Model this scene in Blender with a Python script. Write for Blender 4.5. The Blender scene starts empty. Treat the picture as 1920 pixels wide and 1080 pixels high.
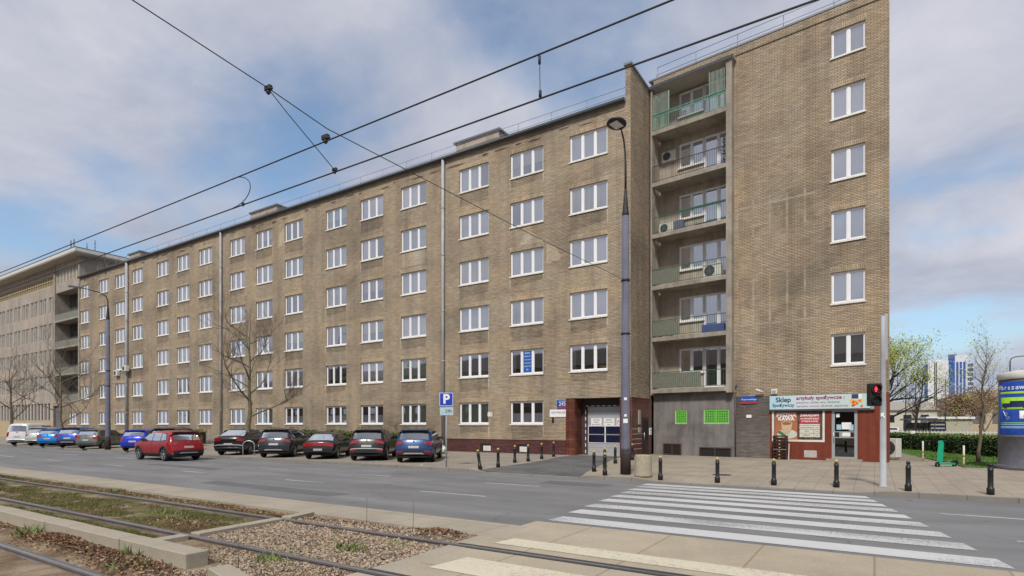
import bpy, math, random
from mathutils import Vector, Matrix, noise
R_ = math.radians
SC = bpy.context.scene
COL = SC.collection
# ------------------------------------------------------------------ camera
cam = bpy.data.cameras.new('camera')
co = bpy.data.objects.new('camera', cam); COL.objects.link(co)
co.location = (0, 0, 1.95); co.rotation_euler = (R_(90), 0, R_(32.65))
cam.sensor_width = 36; cam.lens = 19.89; cam.shift_y = 0.1333
cam.clip_start = 0.05; cam.clip_end = 6000
SC.camera = co
# ------------------------------------------------------------------ light
SUN_EL, SUN_AZ = 48, 165           # azimuth the light comes from, degrees clockwise from +Y
W = bpy.data.worlds.new('World'); SC.world = W; W.use_nodes = True
sun = bpy.data.lights.new('sun', 'SUN'); sun.energy = 1.5; sun.angle = R_(8); sun.color = (1, .955, .89)
so = bpy.data.objects.new('sun', sun); COL.objects.link(so)
az, el = R_(SUN_AZ), R_(SUN_EL)
sd = Vector((math.sin(az)*math.cos(el), math.cos(az)*math.cos(el), math.sin(el)))
so.rotation_euler = sd.to_track_quat('Z', 'Y').to_euler(); so.location = (0, -20, 60)
SC.view_settings.view_transform = 'Standard'; SC.view_settings.look = 'None'
SC.view_settings.exposure = 1.15; SC.view_settings.gamma = 1
try: SC.view_settings.use_curve_mapping = False
except Exception: pass

def sky_world():
    nt = W.node_tree; N = nt.nodes; L = nt.links; N.clear()
    out = N.new('ShaderNodeOutputWorld'); bg = N.new('ShaderNodeBackground'); bg.inputs[1].default_value = 0.1
    L.new(bg.outputs[0], out.inputs[0])
    sky = N.new('ShaderNodeTexSky'); sky.sky_type = 'NISHITA'; sky.sun_disc = False
    sky.sun_elevation = el; sky.sun_rotation = az; sky.dust_density = 1.2; sky.ozone_density = 1.5
    tc = N.new('ShaderNodeTexCoord')
    nrm = N.new('ShaderNodeVectorMath'); nrm.operation = 'NORMALIZE'; L.new(tc.outputs['Generated'], nrm.inputs[0])
    sep = N.new('ShaderNodeSeparateXYZ'); L.new(nrm.outputs[0], sep.inputs[0])
    mx = N.new('ShaderNodeMath'); mx.operation = 'MAXIMUM'; mx.inputs[1].default_value = 0.0; L.new(sep.outputs[2], mx.inputs[0])
    ad = N.new('ShaderNodeMath'); ad.operation = 'ADD'; ad.inputs[1].default_value = 0.22; L.new(mx.outputs[0], ad.inputs[0])
    cmb = N.new('ShaderNodeCombineXYZ')
    for i in (0, 1):
        dv = N.new('ShaderNodeMath'); dv.operation = 'DIVIDE'; L.new(sep.outputs[i], dv.inputs[0]); L.new(ad.outputs[0], dv.inputs[1])
        L.new(dv.outputs[0], cmb.inputs[i])
    def ns(scale, det, seed, dist=0.0, rough=.55):
        mp = N.new('ShaderNodeMapping'); mp.inputs['Location'].default_value = seed; L.new(cmb.outputs[0], mp.inputs[0])
        n = N.new('ShaderNodeTexNoise'); n.inputs['Scale'].default_value = scale; n.inputs['Detail'].default_value = det
        n.inputs['Roughness'].default_value = rough; n.inputs['Distortion'].default_value = dist
        L.new(mp.outputs[0], n.inputs[0]); return n.outputs[0]
    def m(op, a, b):
        k = N.new('ShaderNodeMath'); k.operation = op
        for i, v in enumerate((a, b)):
            if isinstance(v, (int, float)): k.inputs[i].default_value = v
            else: L.new(v, k.inputs[i])
        return k.outputs[0]
    base = ns(1.6, 8, (5.4, 1.2, 0), .15, .5)
    val = m('MULTIPLY', base, 1.15)
    val = m('ADD', val, .145)
    # clear patches (directions on the sky dome), weight, angular tightness
    for d, w, k in (((-.76,.453,.467),-.42,34), ((-.70,.50,.52),-.04,40), ((-.409,.694,.593),-.38,22), ((-.19,.797,.573),-.3,30), ((-.93,.26,.24),-.32,26),
                    ((.126,.978,.168),-.36,28), ((.05,.985,.12),-.05,60), ((-.78,.49,.36),-.06,60), ((-.843,.423,.333),-.12,60), ((-.60,.70,.43),.12,12), ((-.86,.3,.41),.16,25), ((.094,.934,.344),.12,20),
                    ((-.55,.60,.58),.14,30)):
        dt = N.new('ShaderNodeVectorMath'); dt.operation = 'DOT_PRODUCT'; L.new(nrm.outputs[0], dt.inputs[0]); dt.inputs[1].default_value = d
        e = m('SUBTRACT', dt.outputs['Value'], 1.0); e = m('MULTIPLY', e, float(k)*1.6); e = m('EXPONENT', e, 0)
        val = m('ADD', val, m('MULTIPLY', e, w*(.78)))
    ramp = N.new('ShaderNodeMapRange'); ramp.interpolation_type = 'SMOOTHSTEP'
    ramp.inputs['From Min'].default_value = .34; ramp.inputs['From Max'].default_value = .64
    L.new(val, ramp.inputs[0])
    shade = ns(2.2, 8, (9, 4, 2), .3, .6)
    cr = N.new('ShaderNodeValToRGB'); L.new(shade, cr.inputs[0])
    cr.color_ramp.elements[0].position = .3; cr.color_ramp.elements[0].color = (1.75, 1.92, 2.42, 1)
    cr.color_ramp.elements[1].position = .72; cr.color_ramp.elements[1].color = (3.1, 3.1, 3.4, 1)
    # deepen the clear sky a little
    mul = N.new('ShaderNodeMix'); mul.data_type = 'RGBA'; mul.blend_type = 'MULTIPLY'; mul.inputs[0].default_value = 1
    L.new(sky.outputs[0], mul.inputs[6]); mul.inputs[7].default_value = (.68, .76, .76, 1)
    mix = N.new('ShaderNodeMix'); mix.data_type = 'RGBA'
    f = m('MULTIPLY', ramp.outputs[0], .93); f = m('ADD', f, .06)
    L.new(f, mix.inputs[0]); L.new(mul.outputs[2], mix.inputs[6]); L.new(cr.outputs[0], mix.inputs[7])
    hz = m('EXPONENT', m('MULTIPLY', mx.outputs[0], -9.0), 0); hz = m('MULTIPLY', hz, .75)
    hm = N.new('ShaderNodeMix'); hm.data_type = 'RGBA'; L.new(hz, hm.inputs[0]); L.new(mix.outputs[2], hm.inputs[6]); hm.inputs[7].default_value = (1.75, 1.98, 2.5, 1)
    L.new(hm.outputs[2], bg.inputs[0])
    W.cycles.sampling_method = 'MANUAL'; W.cycles.sample_map_resolution = 512
sky_world()

# ------------------------------------------------------------------ materials
MATS = {}
class NT:
    def __init__(s, name):
        s.m = bpy.data.materials.new(name); s.m.use_nodes = True; s.t = s.m.node_tree; s.N = s.t.nodes; s.L = s.t.links
        s.b = s.N['Principled BSDF']; s.out = s.N['Material Output']; s.tc = s.N.new('ShaderNodeTexCoord')
    def set(s, **k):
        for a, v in k.items():
            a = {'rough': 'Roughness', 'metal': 'Metallic', 'coat': 'Coat Weight', 'spec': 'Specular IOR Level', 'base': 'Base Color', 'coatr': 'Coat Roughness'}[a]
            s.b.inputs[a].default_value = (*v, 1) if isinstance(v, tuple) and len(v) == 3 else v
    def map(s, scale=(1,1,1), loc=(0,0,0), src='Object', rot=(0,0,0)):
        mp = s.N.new('ShaderNodeMapping'); mp.inputs['Scale'].default_value = scale; mp.inputs['Location'].default_value = loc; mp.inputs['Rotation'].default_value = rot
        s.L.new(s.tc.outputs[src], mp.inputs[0]); return mp.outputs[0]
    def noise(s, vec, scale, det=5, rough=.55, dist=0):
        n = s.N.new('ShaderNodeTexNoise'); n.inputs['Scale'].default_value = scale; n.inputs['Detail'].default_value = det
        n.inputs['Roughness'].default_value = rough; n.inputs['Distortion'].default_value = dist; s.L.new(vec, n.inputs[0]); return n.outputs[0]
    def ramp(s, fac, stops):
        r = s.N.new('ShaderNodeValToRGB'); s.L.new(fac, r.inputs[0]); e = r.color_ramp.elements
        while len(e) < len(stops): e.new(.5)
        for i, (p, c) in enumerate(stops): e[i].position = p; e[i].color = (*c, 1) if not isinstance(c, float) else (c, c, c, 1)
        return r.outputs[0]
    def mix(s, f, a, b, blend='MIX'):
        n = s.N.new('ShaderNodeMix'); n.data_type = 'RGBA'; n.blend_type = blend
        for i, v in ((0, f), (6, a), (7, b)):
            if isinstance(v, (int, float)): n.inputs[i].default_value = v
            elif isinstance(v, tuple): n.inputs[i].default_value = (*v, 1)
            else: s.L.new(v, n.inputs[i])
        return n.outputs[2]
    def math(s, op, a, b=0.0):
        k = s.N.new('ShaderNodeMath'); k.operation = op
        for i, v in enumerate((a, b)):
            if isinstance(v, (int, float)): k.inputs[i].default_value = v
            else: s.L.new(v, k.inputs[i])
        return k.outputs[0]
    def col(s, c): s.L.new(c, s.b.inputs['Base Color'])
    def bump(s, h, st=.3, d=.01):
        b = s.N.new('ShaderNodeBump'); b.inputs['Strength'].default_value = st; b.inputs['Distance'].default_value = d
        s.L.new(h, b.inputs['Height']); s.L.new(b.outputs[0], s.b.inputs['Normal'])

def mat(name, c, rough=.7, metal=0., var=.12, scale=6., coat=0., spec=.5, bump=0.):
    if name in MATS: return MATS[name]
    n = NT(name); n.set(rough=rough, metal=metal, coat=coat, spec=spec)
    f = n.noise(n.map(), scale, 5)
    lo = tuple(x*(1-var) for x in c); hi = tuple(min(1, x*(1+var)) for x in c)
    n.col(n.ramp(f, [(.3, lo), (.7, hi)]))
    if bump: n.bump(n.noise(n.map(), scale*6, 4), bump, .01)
    MATS[name] = n.m; return n.m

def brick(name, c1, c2, mortar, w=.26, h=.077, stain=.42, rowvar=True, ms=.011, soldier=False, ghost=False):
    n = NT(name); n.set(rough=.9, spec=.25)
    uv = n.map(src='UV', rot=(0, 0, R_(90)) if soldier else (0, 0, 0))
    wob = n.noise(n.map(src='UV'), 3.0, 3)
    b = n.N.new('ShaderNodeTexBrick'); n.L.new(uv, b.inputs['Vector'])
    b.inputs['Scale'].default_value = 1; b.inputs['Brick Width'].default_value = w; b.inputs['Row Height'].default_value = h
    b.inputs['Mortar Size'].default_value = ms; b.inputs['Mortar Smooth'].default_value = .3; b.inputs['Bias'].default_value = 0
    b.inputs['Color1'].default_value = (*c1, 1); b.inputs['Color2'].default_value = (*c2, 1); b.inputs['Mortar'].default_value = (*mortar, 1)
    # horizontally streaked weathering, blotches, and rain runs
    st = n.noise(n.map((.9, 7, 1), src='UV'), 1.6, 7, .7)
    big = n.noise(n.map((.16, .28, 1), (5, 3, 0), src='UV'), 1.0, 6, .6, .4)
    run = n.noise(n.map((1.3, .09, 1), (2, 7, 0), src='UV'), 1.0, 5, .6)
    c = n.mix(1., b.outputs['Color'], n.ramp(st, [(.28, .70), (.5, 1.), (.74, 1.28)]), 'MULTIPLY')
    c = n.mix(1., c, n.ramp(big, [(.25, (1-stain, 1-stain*1.02, 1-stain*1.0)), (.5, (.98, .97, .96)), (.78, (1.22, 1.18, 1.10))]), 'MULTIPLY')
    c = n.mix(.8, c, n.ramp(run, [(.3, .70), (.5, 1.), (.75, 1.2)]), 'MULTIPLY')
    warm = n.noise(n.map((.5, .5, 1), (9, 9, 0), src='UV'), 1.0, 4)
    c = n.mix(1., c, n.ramp(warm, [(.3, (.96, 1.0, 1.02)), (.7, (1.06, .99, .93))]), 'MULTIPLY')
    if ghost:      # pale mortar outlines left by a removed cladding grid, with darker brick inside them
        def band(sock, lo, hi, soft):
            a = n.N.new('ShaderNodeMapRange'); a.inputs['From Min'].default_value = lo; a.inputs['From Max'].default_value = lo+soft; n.L.new(sock, a.inputs[0])
            e = n.N.new('ShaderNodeMapRange'); e.inputs['From Min'].default_value = hi; e.inputs['From Max'].default_value = hi-soft; n.L.new(sock, e.inputs[0])
            return n.math('MULTIPLY', a.outputs[0], e.outputs[0])
        g = n.N.new('ShaderNodeTexBrick'); g.offset = 0; n.L.new(n.map(src='UV', loc=(-4.75, -1.0, 0)), g.inputs[0])
        for k, v in (('Scale', 1), ('Brick Width', .82), ('Row Height', 3.1), ('Mortar Size', .08), ('Mortar Smooth', .6)): g.inputs[k].default_value = v
        sp = n.N.new('ShaderNodeSeparateXYZ'); n.L.new(n.tc.outputs['UV'], sp.inputs[0])
        reg = n.math('MULTIPLY', band(sp.outputs[0], 4.5, 8.9, .5), n.math('ADD', band(sp.outputs[1], 11.7, 13.9, .35), band(sp.outputs[1], 6.9, 9.9, .4)))
        nz = n.ramp(n.noise(n.map((1, 1, 1), (1, 4, 0), src='UV'), 1.1, 6, .7), [(.4, 0.), (.6, 1.)])
        f1 = n.math('MULTIPLY', n.math('MULTIPLY', g.outputs['Fac'], reg), nz)
        inn = n.math('MULTIPLY', n.math('MULTIPLY', n.math('SUBTRACT', 1.0, g.outputs['Fac']), reg), n.ramp(n.noise(n.map((1, 1, 1), (7, 4, 0), src='UV'), .8, 6, .7), [(.45, 0.), (.62, 1.)]))
        c = n.mix(n.math('MULTIPLY', f1, .6), c, (.50, .44, .33)); c = n.mix(n.math('MULTIPLY', inn, .5), c, (.14, .12, .09))
    n.col(c)
    hgt = n.math('ADD', n.math('MULTIPLY', b.outputs['Fac'], -1.0), n.math('MULTIPLY', n.noise(n.map((1, 3, 1), src='UV'), 9, 4), .9))
    n.bump(hgt, .9, .022)
    MATS[name] = n.m; return n.m

M = {}
M['brick'] = brick('tan_clinker_brick', (.47, .39, .285), (.365, .30, .218), (.235, .195, .15), h=.078, w=.27, ms=.013, ghost=False)
M['soldier'] = brick('tan_soldier_brick', (.54, .44, .31), (.40, .32, .22), (.27, .22, .16), soldier=True, w=.26, h=.077)
M['brick_side'] = brick('pitted_clinker_brick', (.48, .40, .30), (.33, .27, .20), (.2, .16, .12), h=.078, w=.27, ms=.013)
M['brick_t'] = brick('weathered_tower_brick', (.465, .38, .275), (.35, .285, .20), (.215, .175, .135), h=.078, w=.27, ms=.013, ghost=True)
M['brick_base'] = brick('grimy_grey_brick', (.19, .17, .155), (.13, .12, .115), (.16, .145, .13), stain=.5)
M['plinth'] = brick('burgundy_glazed_brick', (.11, .03, .03), (.06, .016, .02), (.16, .11, .1), w=.26, h=.08, stain=.2)
M['office'] = brick('pale_rendered_brick', (.455, .405, .355), (.40, .355, .305), (.41, .37, .325), stain=.12, w=.3, h=.1)

def stained(name, c, dark=.6, scale=1.2, rough=.9, runs=True):
    n = NT(name); n.set(rough=rough, spec=.3)
    a = n.noise(n.map(), scale, 7, .65, .3)
    cc = n.ramp(a, [(.28, tuple(x*dark for x in c)), (.55, c), (.8, tuple(min(1, x*1.2) for x in c))])
    if runs:
        r = n.noise(n.map((3, 3, .25)), 1.5, 5)
        cc = n.mix(.6, cc, n.ramp(r, [(.3, .65), (.55, 1.), (.8, 1.12)]), 'MULTIPLY')
    n.col(cc); n.bump(n.noise(n.map(), 40, 4), .25, .01)
    MATS[name] = n.m; return n.m
M['concrete'] = stained('weathered_concrete', (.34, .30, .25), .6)
M['soffit'] = stained('painted_soffit', (.42, .39, .34), .85, runs=False)
M['plaster'] = stained('grey_plaster', (.42, .365, .295), .75)
M['grime'] = stained('grimy_dark_plaster', (.20, .185, .175), .5, .9)
M['roofmetal'] = mat('grey_roof_metal', (.2, .21, .23), .5, .3)
M['gutter'] = mat('dark_gutter', (.06, .065, .075), .5, .2)
M['pipe'] = stained('zinc_downpipe', (.40, .41, .43), .8)
M['pvc'] = mat('white_window_frame', (.80, .80, .80), .4, var=.03, scale=3)
M['sill'] = mat('white_sill', (.68, .65, .58), .5, var=.12, scale=5)
M['dark'] = mat('dark_interior', (.012, .012, .013), .9)
M['room'] = mat('dim_room', (.07, .065, .06), .9, var=.5, scale=1.5)
M['railgreen'] = mat('green_railing', (.045, .12, .085), .5, .2, .25)
M['raildark'] = mat('dark_railing', (.05, .055, .06), .5, .2)
M['railgrey'] = mat('grey_galvanised', (.23, .24, .26), .45, .5)
M['black'] = mat('black_paint', (.016, .016, .018), .45, .1, .3)
M['rubber'] = mat('tyre_rubber', (.014, .014, .014), .85)
M['yellow'] = mat('yellow_paint', (.50, .37, .09), .5, .0, .15)
M['burg'] = None
n = NT('burgundy_tile'); n.set(rough=.28, spec=.6)
b = n.N.new('ShaderNodeTexBrick'); n.L.new(n.map(src='UV'), b.inputs['Vector']); b.offset = 0
for k, v in (('Scale', 1), ('Brick Width', .55), ('Row Height', .55), ('Mortar Size', .008)): b.inputs[k].default_value = v
b.inputs['Color1'].default_value = (.13, .035, .02, 1); b.inputs['Color2'].default_value = (.09, .026, .018, 1); b.inputs['Mortar'].default_value = (.2, .13, .11, 1)
n.col(n.mix(1., b.outputs[0], n.ramp(n.noise(n.map((1, 1, 1), src='UV'), 1.6, 6), [(.3, .6), (.7, 1.5)]), 'MULTIPLY')); M['burg'] = n.m
M['shopred'] = stained('terracotta_shop_paint', (.19, .045, .026), .8, 2.0)
M['steel'] = mat('brushed_steel', (.55, .56, .58), .35, .6)
M['white'] = mat('white_panel', (.78, .78, .76), .5, var=.04)
M['alu'] = mat('grey_aluminium', (.36, .37, .385), .5, .2, .05)
M['tyl'] = mat('dirty_white', (.6, .58, .52), .6)
M['chrome'] = mat('satin_chrome', (.6, .6, .62), .2, .9)

def glass(name, refl, tint=(.75, .8, .8), rough=.02, body=None):
    n = NT(name); n.N.remove(n.b)
    lw = n.N.new('ShaderNodeLayerWeight'); lw.inputs[0].default_value = .35
    gl = n.N.new('ShaderNodeBsdfGlossy'); gl.inputs['Roughness'].default_value = rough; gl.inputs[0].default_value = (.95, .97, 1, 1)
    if body: tr = n.N.new('ShaderNodeBsdfDiffuse'); tr.inputs[0].default_value = (*body, 1)
    else: tr = n.N.new('ShaderNodeBsdfTransparent'); tr.inputs[0].default_value = (*tint, 1)
    mr = n.math('ADD', n.math('MULTIPLY', lw.outputs['Fresnel'], .75), refl)
    mr = n.math('MINIMUM', mr, .9)
    bp = n.N.new('ShaderNodeBump'); bp.inputs['Strength'].default_value = .04; bp.inputs['Distance'].default_value = .02
    n.L.new(n.noise(n.map(), 1.3, 2), bp.inputs['Height']); n.L.new(bp.outputs[0], gl.inputs['Normal'])
    mx = n.N.new('ShaderNodeMixShader'); n.L.new(mr, mx.inputs[0]); n.L.new(tr.outputs[0], mx.inputs[1]); n.L.new(gl.outputs[0], mx.inputs[2])
    n.L.new(mx.outputs[0], n.out.inputs[0]); return n.m
M['glass'] = glass('window_glass', .42, (.95, .97, .98))
M['glass_clear'] = glass('shop_glass', .06)
M['carglass'] = glass('car_window_glass', .12, body=(.012, .014, .015))
M['carglass_grey'] = glass('rear_window_glass', .3, body=(.02, .024, .025))

def cloth(name, c, folds=14, transl=.0):
    n = NT(name); n.set(rough=.95, spec=.1)
    w = n.N.new('ShaderNodeTexWave'); w.bands_direction = 'X'; w.inputs['Scale'].default_value = folds*.33; w.inputs['Distortion'].default_value = 1.5; w.inputs['Detail'].default_value = 1
    n.L.new(n.map(), w.inputs[0])
    oi = n.N.new('ShaderNodeObjectInfo')
    c2 = n.mix(oi.outputs['Random'], tuple(x*.86 for x in c), c)
    n.col(n.mix(1., c2, n.ramp(w.outputs[0], [(0., .84), (1., 1.)]), 'MULTIPLY'))
    return n.m
M['curtain'] = cloth('white_net_curtain', (.88, .87, .90))
M['curtain_cream'] = cloth('cream_blind', (.62, .58, .48), 3)
M['curtain_green'] = cloth('pale_green_curtain', (.42, .52, .42))
M['curtain_grey'] = cloth('grey_curtain', (.36, .36, .38))

# ------------------------------------------------------------------ mesh builder
class MB:
    def __init__(s): s.v = []; s.f = []; s.mi = []; s.ms = []; s.sm = []
    def _m(s, m):
        if m not in s.ms: s.ms.append(m)
        return s.ms.index(m)
    def add(s, vs, fs, m, smooth=False):
        b = len(s.v); s.v += [tuple(v) for v in vs]; k = s._m(m)
        for f in fs: s.f.append(tuple(i+b for i in f)); s.mi.append(k); s.sm.append(smooth)
    def quad(s, a, b, c, d, m): s.add([a, b, c, d], [(0, 1, 2, 3)], m)
    def box(s, x0, x1, y0, y1, z0, z1, m, X=None):
        vs = [(x, y, z) for z in (z0, z1) for y in (y0, y1) for x in (x0, x1)]
        if X: vs = [X @ Vector(v) for v in vs]
        s.add(vs, [(0, 2, 3, 1), (4, 5, 7, 6), (0, 1, 5, 4), (2, 6, 7, 3), (0, 4, 6, 2), (1, 3, 7, 5)], m)
    def bbox(s, x0, x1, y0, y1, z0, z1, m, bv=.01, X=None):
        # box with chamfered edges in all directions
        import itertools
        vs = []; idx = {}
        X0 = (x0, y0, z0); X1 = (x1, y1, z1)
        for c in itertools.product((0, 1), repeat=3):
            for a in range(3):
                p = [X0[k] + bv if c[k] == 0 else X1[k] - bv for k in range(3)]
                p[a] = X0[a] if c[a] == 0 else X1[a]
                idx[(c, a)] = len(vs); vs.append(tuple(p))
        fs = []
        for a in range(3):
            o = [k for k in range(3) if k != a]
            for sgn in (0, 1):
                q = []
                for u, w in ((0, 0), (1, 0), (1, 1), (0, 1)):
                    c = [0, 0, 0]; c[a] = sgn; c[o[0]] = u; c[o[1]] = w; q.append(idx[(tuple(c), a)])
                if (sgn == 1) != (a != 1): q = q[::-1]
                fs.append(q)
        for a in range(3):
            o = [k for k in range(3) if k != a]
            for u in (0, 1):
                for w in (0, 1):
                    c0 = [0, 0, 0]; c1 = [0, 0, 0]; c0[a] = 0; c1[a] = 1
                    c0[o[0]] = c1[o[0]] = u; c0[o[1]] = c1[o[1]] = w
                    fs.append([idx[(tuple(c0), o[0])], idx[(tuple(c1), o[0])], idx[(tuple(c1), o[1])], idx[(tuple(c0), o[1])]])
        for c in itertools.product((0, 1), repeat=3): fs.append([idx[(c, 0)], idx[(c, 1)], idx[(c, 2)]])
        if X: vs = [X @ Vector(v) for v in vs]
        s.add(vs, fs, m)
    def tube(s, pts, r, m, n=8, cap=True):
        pts = [Vector(p) for p in pts]; rs = r if isinstance(r, (list, tuple)) else [r]*len(pts)
        vs = []; up = None
        for i, p in enumerate(pts):
            d = (pts[min(i+1, len(pts)-1)] - pts[max(i-1, 0)]).normalized()
            if up is None: up = d.orthogonal().normalized()
            else:
                up = up - d*up.dot(d)
                up = up.normalized() if up.length > 1e-6 else d.orthogonal().normalized()
            q = d.cross(up)
            for k in range(n):
                a = 2*math.pi*k/n; vs.append(p + (up*math.cos(a) + q*math.sin(a))*rs[i])
        fs = [(i*n+k, i*n+(k+1) % n, (i+1)*n+(k+1) % n, (i+1)*n+k) for i in range(len(pts)-1) for k in range(n)]
        if cap: fs += [tuple(range(n))[::-1], tuple(range((len(pts)-1)*n, len(pts)*n))]
        s.add(vs, fs, m, n > 4)
    def lathe(s, prof, m, n=20, X=None, smooth=True, axis='z', ring=None):
        vs = []
        for r, z in prof:
            for k in range(n):
                a = 2*math.pi*k/n
                v = (r*math.cos(a), r*math.sin(a), z) if axis == 'z' else (r*math.cos(a), z, r*math.sin(a))
                vs.append(X @ Vector(v) if X else v)
        P = len(prof)
        fs = [(i*n+k, i*n+(k+1) % n, (i+1)*n+(k+1) % n, (i+1)*n+k) for i in range(P-1) for k in range(n)]
        if ring is None: ring = len(prof) >= 4 and abs(prof[0][0]-prof[-1][0]) < 1e-6
        if ring: fs += [((P-1)*n+k, (P-1)*n+(k+1) % n, (k+1) % n, k) for k in range(n)]
        else: fs += [tuple(range(n))[::-1], tuple(range((P-1)*n, P*n))]
        s.add(vs, fs, m, smooth)
    def prism(s, poly, d0, d1, m, plane='xz'):
        # polygon extruded along the third axis
        def P(a, b, d): return (a, d, b) if plane == 'xz' else ((a, b, d) if plane == 'xy' else (d, a, b))
        n = len(poly); vs = [P(a, b, d0) for a, b in poly] + [P(a, b, d1) for a, b in poly]
        fs = [tuple(range(n)), tuple(range(n, 2*n))[::-1]] + [(i, i+n, (i+1) % n + n, (i+1) % n) for i in range(n)]
        s.add(vs, fs, m)
    def wall(s, x0, x1, z0, z1, holes, m, y=0., depth=.16, rm=None, flip=False):
        xs = sorted({x0, x1} | {h[i] for h in holes for i in (0, 1)}); zs = sorted({z0, z1} | {h[i] for h in holes for i in (2, 3)})
        for i in range(len(xs)-1):
            for j in range(len(zs)-1):
                cx, cz = (xs[i]+xs[i+1])/2, (zs[j]+zs[j+1])/2
                if any(h[0] < cx < h[1] and h[2] < cz < h[3] for h in holes): continue
                s.quad((xs[i], y, zs[j]), (xs[i+1], y, zs[j]), (xs[i+1], y, zs[j+1]), (xs[i], y, zs[j+1]), m)
        for a, b, c, d in holes:
            q = rm or m; e = y+depth
            s.quad((a, y, c), (a, y, d), (a, e, d), (a, e, c), q); s.quad((b, y, c), (b, e, c), (b, e, d), (b, y, d), q)
            s.quad((a, y, d), (b, y, d), (b, e, d), (a, e, d), q); s.quad((a, y, c), (a, e, c), (b, e, c), (b, y, c), q)
    def mesh(s, name):
        me = bpy.data.meshes.new(name); me.from_pydata(s.v, [], s.f)
        for m in s.ms: me.materials.append(m)
        me.polygons.foreach_set('material_index', s.mi); me.polygons.foreach_set('use_smooth', s.sm)
        uv = me.uv_layers.new(name='uv'); buf = []
        V = s.v
        for p in me.polygons:
            nx, ny, nz = (abs(t) for t in p.normal)
            for vi in p.vertices:
                x, y, z = V[vi]
                buf += [x, y] if nz > nx and nz > ny else ([x, z] if ny >= nx else [y, z])
        uv.data.foreach_set('uv', buf); me.update(); return me
    def build(s, name, parent=None, loc=None, rz=0, **tags):
        o = bpy.data.objects.new(name, s.mesh(name)); COL.objects.link(o)
        if parent: o.parent = parent
        if loc: o.location = loc
        if rz: o.rotation_euler.z = rz
        tag(o, **tags); return o

def tag(o, label=None, cat=None, group=None, kind=None):
    if label: o['label'] = label
    if cat: o['category'] = cat
    if group: o['group'] = group
    if kind: o['kind'] = kind
    return o
def thing(name, label, cat, loc=(0, 0, 0), rz=0, group=None):
    o = bpy.data.objects.new(name, None); COL.objects.link(o); o.location = loc; o.rotation_euler.z = rz
    o.empty_display_size = .2
    return tag(o, label, cat, group)
def copy_tree(o, parent=None):
    c = o.copy(); COL.objects.link(c)
    if parent: c.parent = parent
    for ch in o.children:
        copy_tree(ch, c)
    return c
def inst(name, me, parent, loc=(0, 0, 0), rz=0):
    o = bpy.data.objects.new(name, me); COL.objects.link(o); o.parent = parent; o.location = loc
    if rz: o.rotation_euler.z = rz
    return o
def text(s, size, loc, rot, m, parent=None, name='lettering', bold=0., ax='CENTER', sx=1.):
    c = bpy.data.curves.new(name, 'FONT'); c.body = s; c.size = size; c.align_x = ax; c.align_y = 'CENTER'; c.extrude = .002; c.offset = bold
    c.materials.append(m); o = bpy.data.objects.new(name, c); COL.objects.link(o)
    if parent: o.parent = parent
    o.location = loc; o.rotation_euler = rot; o.scale.x = sx; return o
UP = (R_(90), 0, 0)
# ------------------------------------------------------------------ ground materials
def m_asphalt():
    n = NT('worn_asphalt'); n.set(rough=.82, spec=.35)
    a = n.noise(n.map((.06, .9, 1)), 1.0, 6, .6); f = n.noise(n.map(), 55, 4, .7); g = n.noise(n.map((.25, .5, 1)), 1.2, 6, .6)
    c = n.ramp(a, [(.3, (.15, .15, .151)), (.7, (.205, .203, .20))])
    c = n.mix(1., c, n.ramp(g, [(.3, .8), (.7, 1.16)]), 'MULTIPLY'); c = n.mix(1., c, n.ramp(f, [(.3, .8), (.7, 1.2)]), 'MULTIPLY')
    # old crack sealing and seams
    v = n.N.new('ShaderNodeTexVoronoi'); v.feature = 'DISTANCE_TO_EDGE'; v.inputs['Scale'].default_value = .22
    w = n.N.new('ShaderNodeVectorMath'); w.operation = 'ADD'; n.L.new(n.map((.6, 1, 1)), w.inputs[0])
    nn = n.N.new('ShaderNodeTexNoise'); nn.inputs['Scale'].default_value = .8; nn.inputs['Detail'].default_value = 6; n.L.new(n.map(), nn.inputs[0]); n.L.new(nn.outputs[1], w.inputs[1]); n.L.new(w.outputs[0], v.inputs[0])
    c = n.mix(.6, c, n.ramp(v.outputs[0], [(.0, .55), (.006, 1.)]), 'MULTIPLY')
    n.col(c); n.bump(f, .35, .008); return n.m
M['asphalt'] = m_asphalt()
def m_conc(name, c, joints=(1.0, 1.0), jw=.02, dirt=.75, mottle=.12, off=0.):
    n = NT(name); n.set(rough=.9, spec=.3)
    a = n.noise(n.map(), .7, 7, .62, .2); f = n.noise(n.map(), 30, 4, .7)
    cc = n.ramp(a, [(.28, tuple(x*dirt for x in c)), (.55, c), (.8, tuple(x*1.15 for x in c))])
    cc = n.mix(1., cc, n.ramp(f, [(.3, 1-mottle), (.7, 1+mottle)]), 'MULTIPLY')
    if joints:
        b = n.N.new('ShaderNodeTexBrick'); n.L.new(n.map(), b.inputs['Vector']); b.offset = off
        for k, v in (('Scale', 1), ('Brick Width', joints[0]), ('Row Height', joints[1]), ('Mortar Size', jw), ('Mortar Smooth', .4)): b.inputs[k].default_value = v
        b.inputs['Color1'].default_value = (1, 1, 1, 1); b.inputs['Color2'].default_value = (.93, .92, .91, 1); b.inputs['Mortar'].default_value = (.68, .64, .58, 1)
        cc = n.mix(1., cc, b.outputs[0], 'MULTIPLY')
    n.col(cc); n.bump(f, .3, .006); return n.m
M['pave'] = m_conc('beige_paving_slabs', (.335, .29, .23), (.5, .5), .012)
M['parking'] = m_conc('parking_paving', (.30, .265, .22), (.25, .25), .01)
M['slab'] = m_conc('tram_crossing_slabs', (.39, .335, .25), (1.5, 2.0), .018, .82)
M['gut'] = m_conc('concrete_gutter', (.35, .31, .245), (1.0, 3), .014, .8)
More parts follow.
